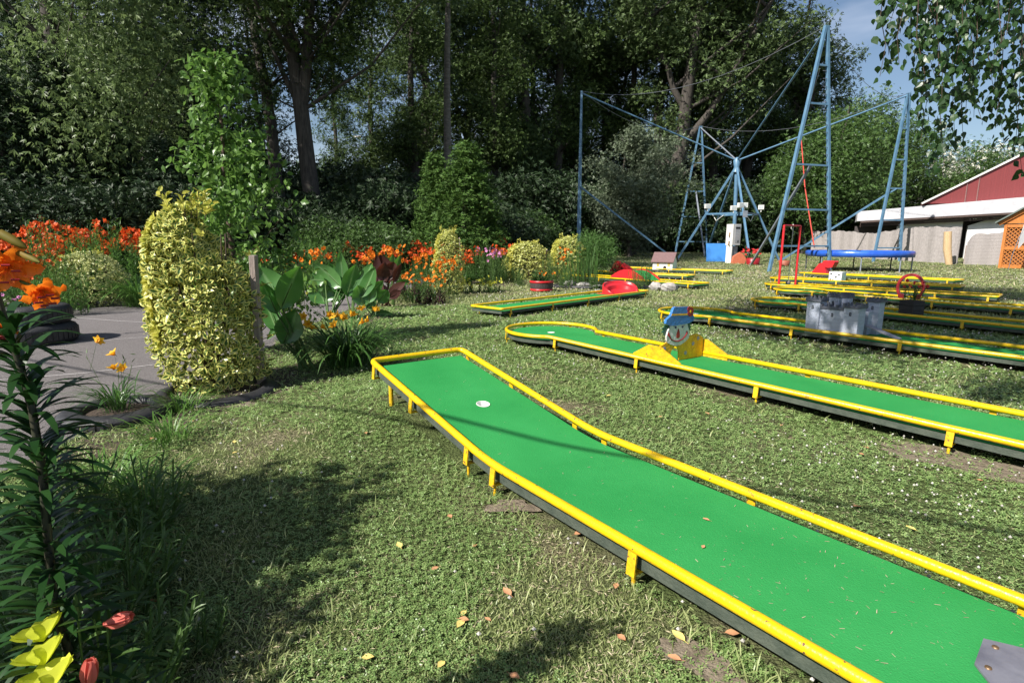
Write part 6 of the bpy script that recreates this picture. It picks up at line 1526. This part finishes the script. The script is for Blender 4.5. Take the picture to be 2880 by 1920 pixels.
# crumbs and grass cuttings on the felt of the near lane
n = 1000; cu_ = rng.uniform(-2.8, 3.0, n); cv = rng.uniform(-.44, .44, n); cu_ = np.where(rng.random(n) < .55, rng.uniform(.1, 2.6, n), cu_)
cz = np.interp(-cu_, [-q[0] for q in prof], [q[1] for q in prof])+.0025
T_C = (np.array([[0, .07, 0], [0, -.07, 0], [1, -.05, 0], [1, .06, 0.02]]), [(0, 1, 2, 3)], [.5]*4)
ax = rng.normal(size=(n, 3))*np.array([1, 1, .05])
crumbs = NP().add(scatter(T_C, np.stack([cu_, cv, cz], 1), ax, np.tile([0, 0, 1.], (n, 1)), .004+.020*rng.random(n)**3)).build('grass_cuttings', LEAF['g3'], None, (LN['L1'][0], LN['L1'][1], 0), LN['L1'][2])
tag(crumbs, 'dry grass cuttings and crumbs lying on the near green lane', 'litter', kind='stuff')

# fallen leaves
def fallen(name, mat):
    q = MB(); V = []
    prof2 = [(0, .02), (.2, .22), (.45, .32), (.7, .22), (1, .02)]
    for t, w in prof2: V += [(t, -w, .05+.10*abs(w)*2+.1*t*t), (t, 0, .10*t), (t, w, .05+.14*abs(w)*2)]
    q.add(V, [(3*i+k, 3*i+3+k, 3*i+4+k, 3*i+1+k) for i in range(4) for k in (0, 1)], smooth=True)
    q.beam((-.3, 0, .04), (0, 0, .02), .02, .02)
    return q.build(name, mat)
M['dryleaf'] = surf('dry_peach_leaf', (.55, .28, .14), (.42, .20, .10), 40, .8)
M['yleaf'] = surf('pale_yellow_leaf', (.66, .55, .16), (.60, .44, .14), 40, .7)
def leaf_place(px, py):
    if px > 1650 and py < 1010+.30*(px-1650): return 'on the grass beyond the clown lane'
    if px > 1500 and py < 1250+.45*(px-1650): return 'on the grass between the near lane and the clown lane'
    if py > 1500: return ('in the sunlit clover at the bottom centre' if px > 1150 else 'in the shade at the bottom left') if px < 1600 else 'beside the near left rail at the bottom'
    return 'near the flat tyre on the left' if px < 600 else 'on the sunny lawn left of the near lane' if px < 1250 else 'under the near left rail of the near lane'
fa = Proto(tag(fallen('fallen_leaf', M['dryleaf']), 'x', 'leaf')); fb = Proto(tag(fallen('fallen_leaf', M['yleaf']), 'x', 'leaf'))
for i, (px, py, s) in enumerate([(533, 1190, .05), (425, 1242, .055), (387, 1388, .06), (1262, 1455, .05), (1615, 1512, .055), (1437, 1684, .06), (1233, 1603, .045), (1433, 1905, .05), (1650, 1265, .03), (1915, 1867, .05), (1805, 1250, .03), (2038, 1790, .06), (2005, 1530, .04), (2420, 1430, .05), (2430, 1262, .045), (2118, 1222, .03),
                                 (1995, 1170, .05), (2200, 1200, .04), (2745, 1355, .04), (2640, 1605, .05), (1380, 1755, .03), (1735, 1650, .045), (1290, 1750, .05), (2262, 1093, .05), (2110, 965, .06), (2415, 1280, .05), (1850, 1178, .05), (1030, 1225, .04), (445, 1700, .06), (1735, 1795, .05), (1330, 1545, .03)]):
    p = ground(px, py)+Vector((0, 0, .018)); fa.put(p, i*1.7, s, 'dry peach coloured leaf '+leaf_place(px, py), 'dry leaves on the lawn')
for i, (px, py, s) in enumerate([(497, 1397, .05), (660, 1252, .05), (668, 1277, .04), (512, 1400, .05), (1128, 1550, .055), (1305, 1755, .055), (1018, 1862, .05), (1925, 1815, .065), (1250, 1870, .045), (1705, 1118, .06), (2575, 1500, .05), (1310, 1728, .04)]):
    p = ground(px, py)+Vector((0, 0, .02)); fb.put(p, i*2.1, s, 'yellowed leaf '+leaf_place(px, py), 'yellow leaves on the lawn')
fb.put(on_lane('L1', 1.48, -.38, SZ+.004), 1, .05, 'yellow leaf lying on the green felt before the grey plate')
fa.put(on_lane('L1', .12, -.16, SZ+.004), 1, .03, 'small dry leaf lying in the middle of the near green lane')
fa.put(on_lane('L1', -.02, .1, SZ+.004), 2.5, .035, 'curled dry leaf on the near green lane beyond the bend')
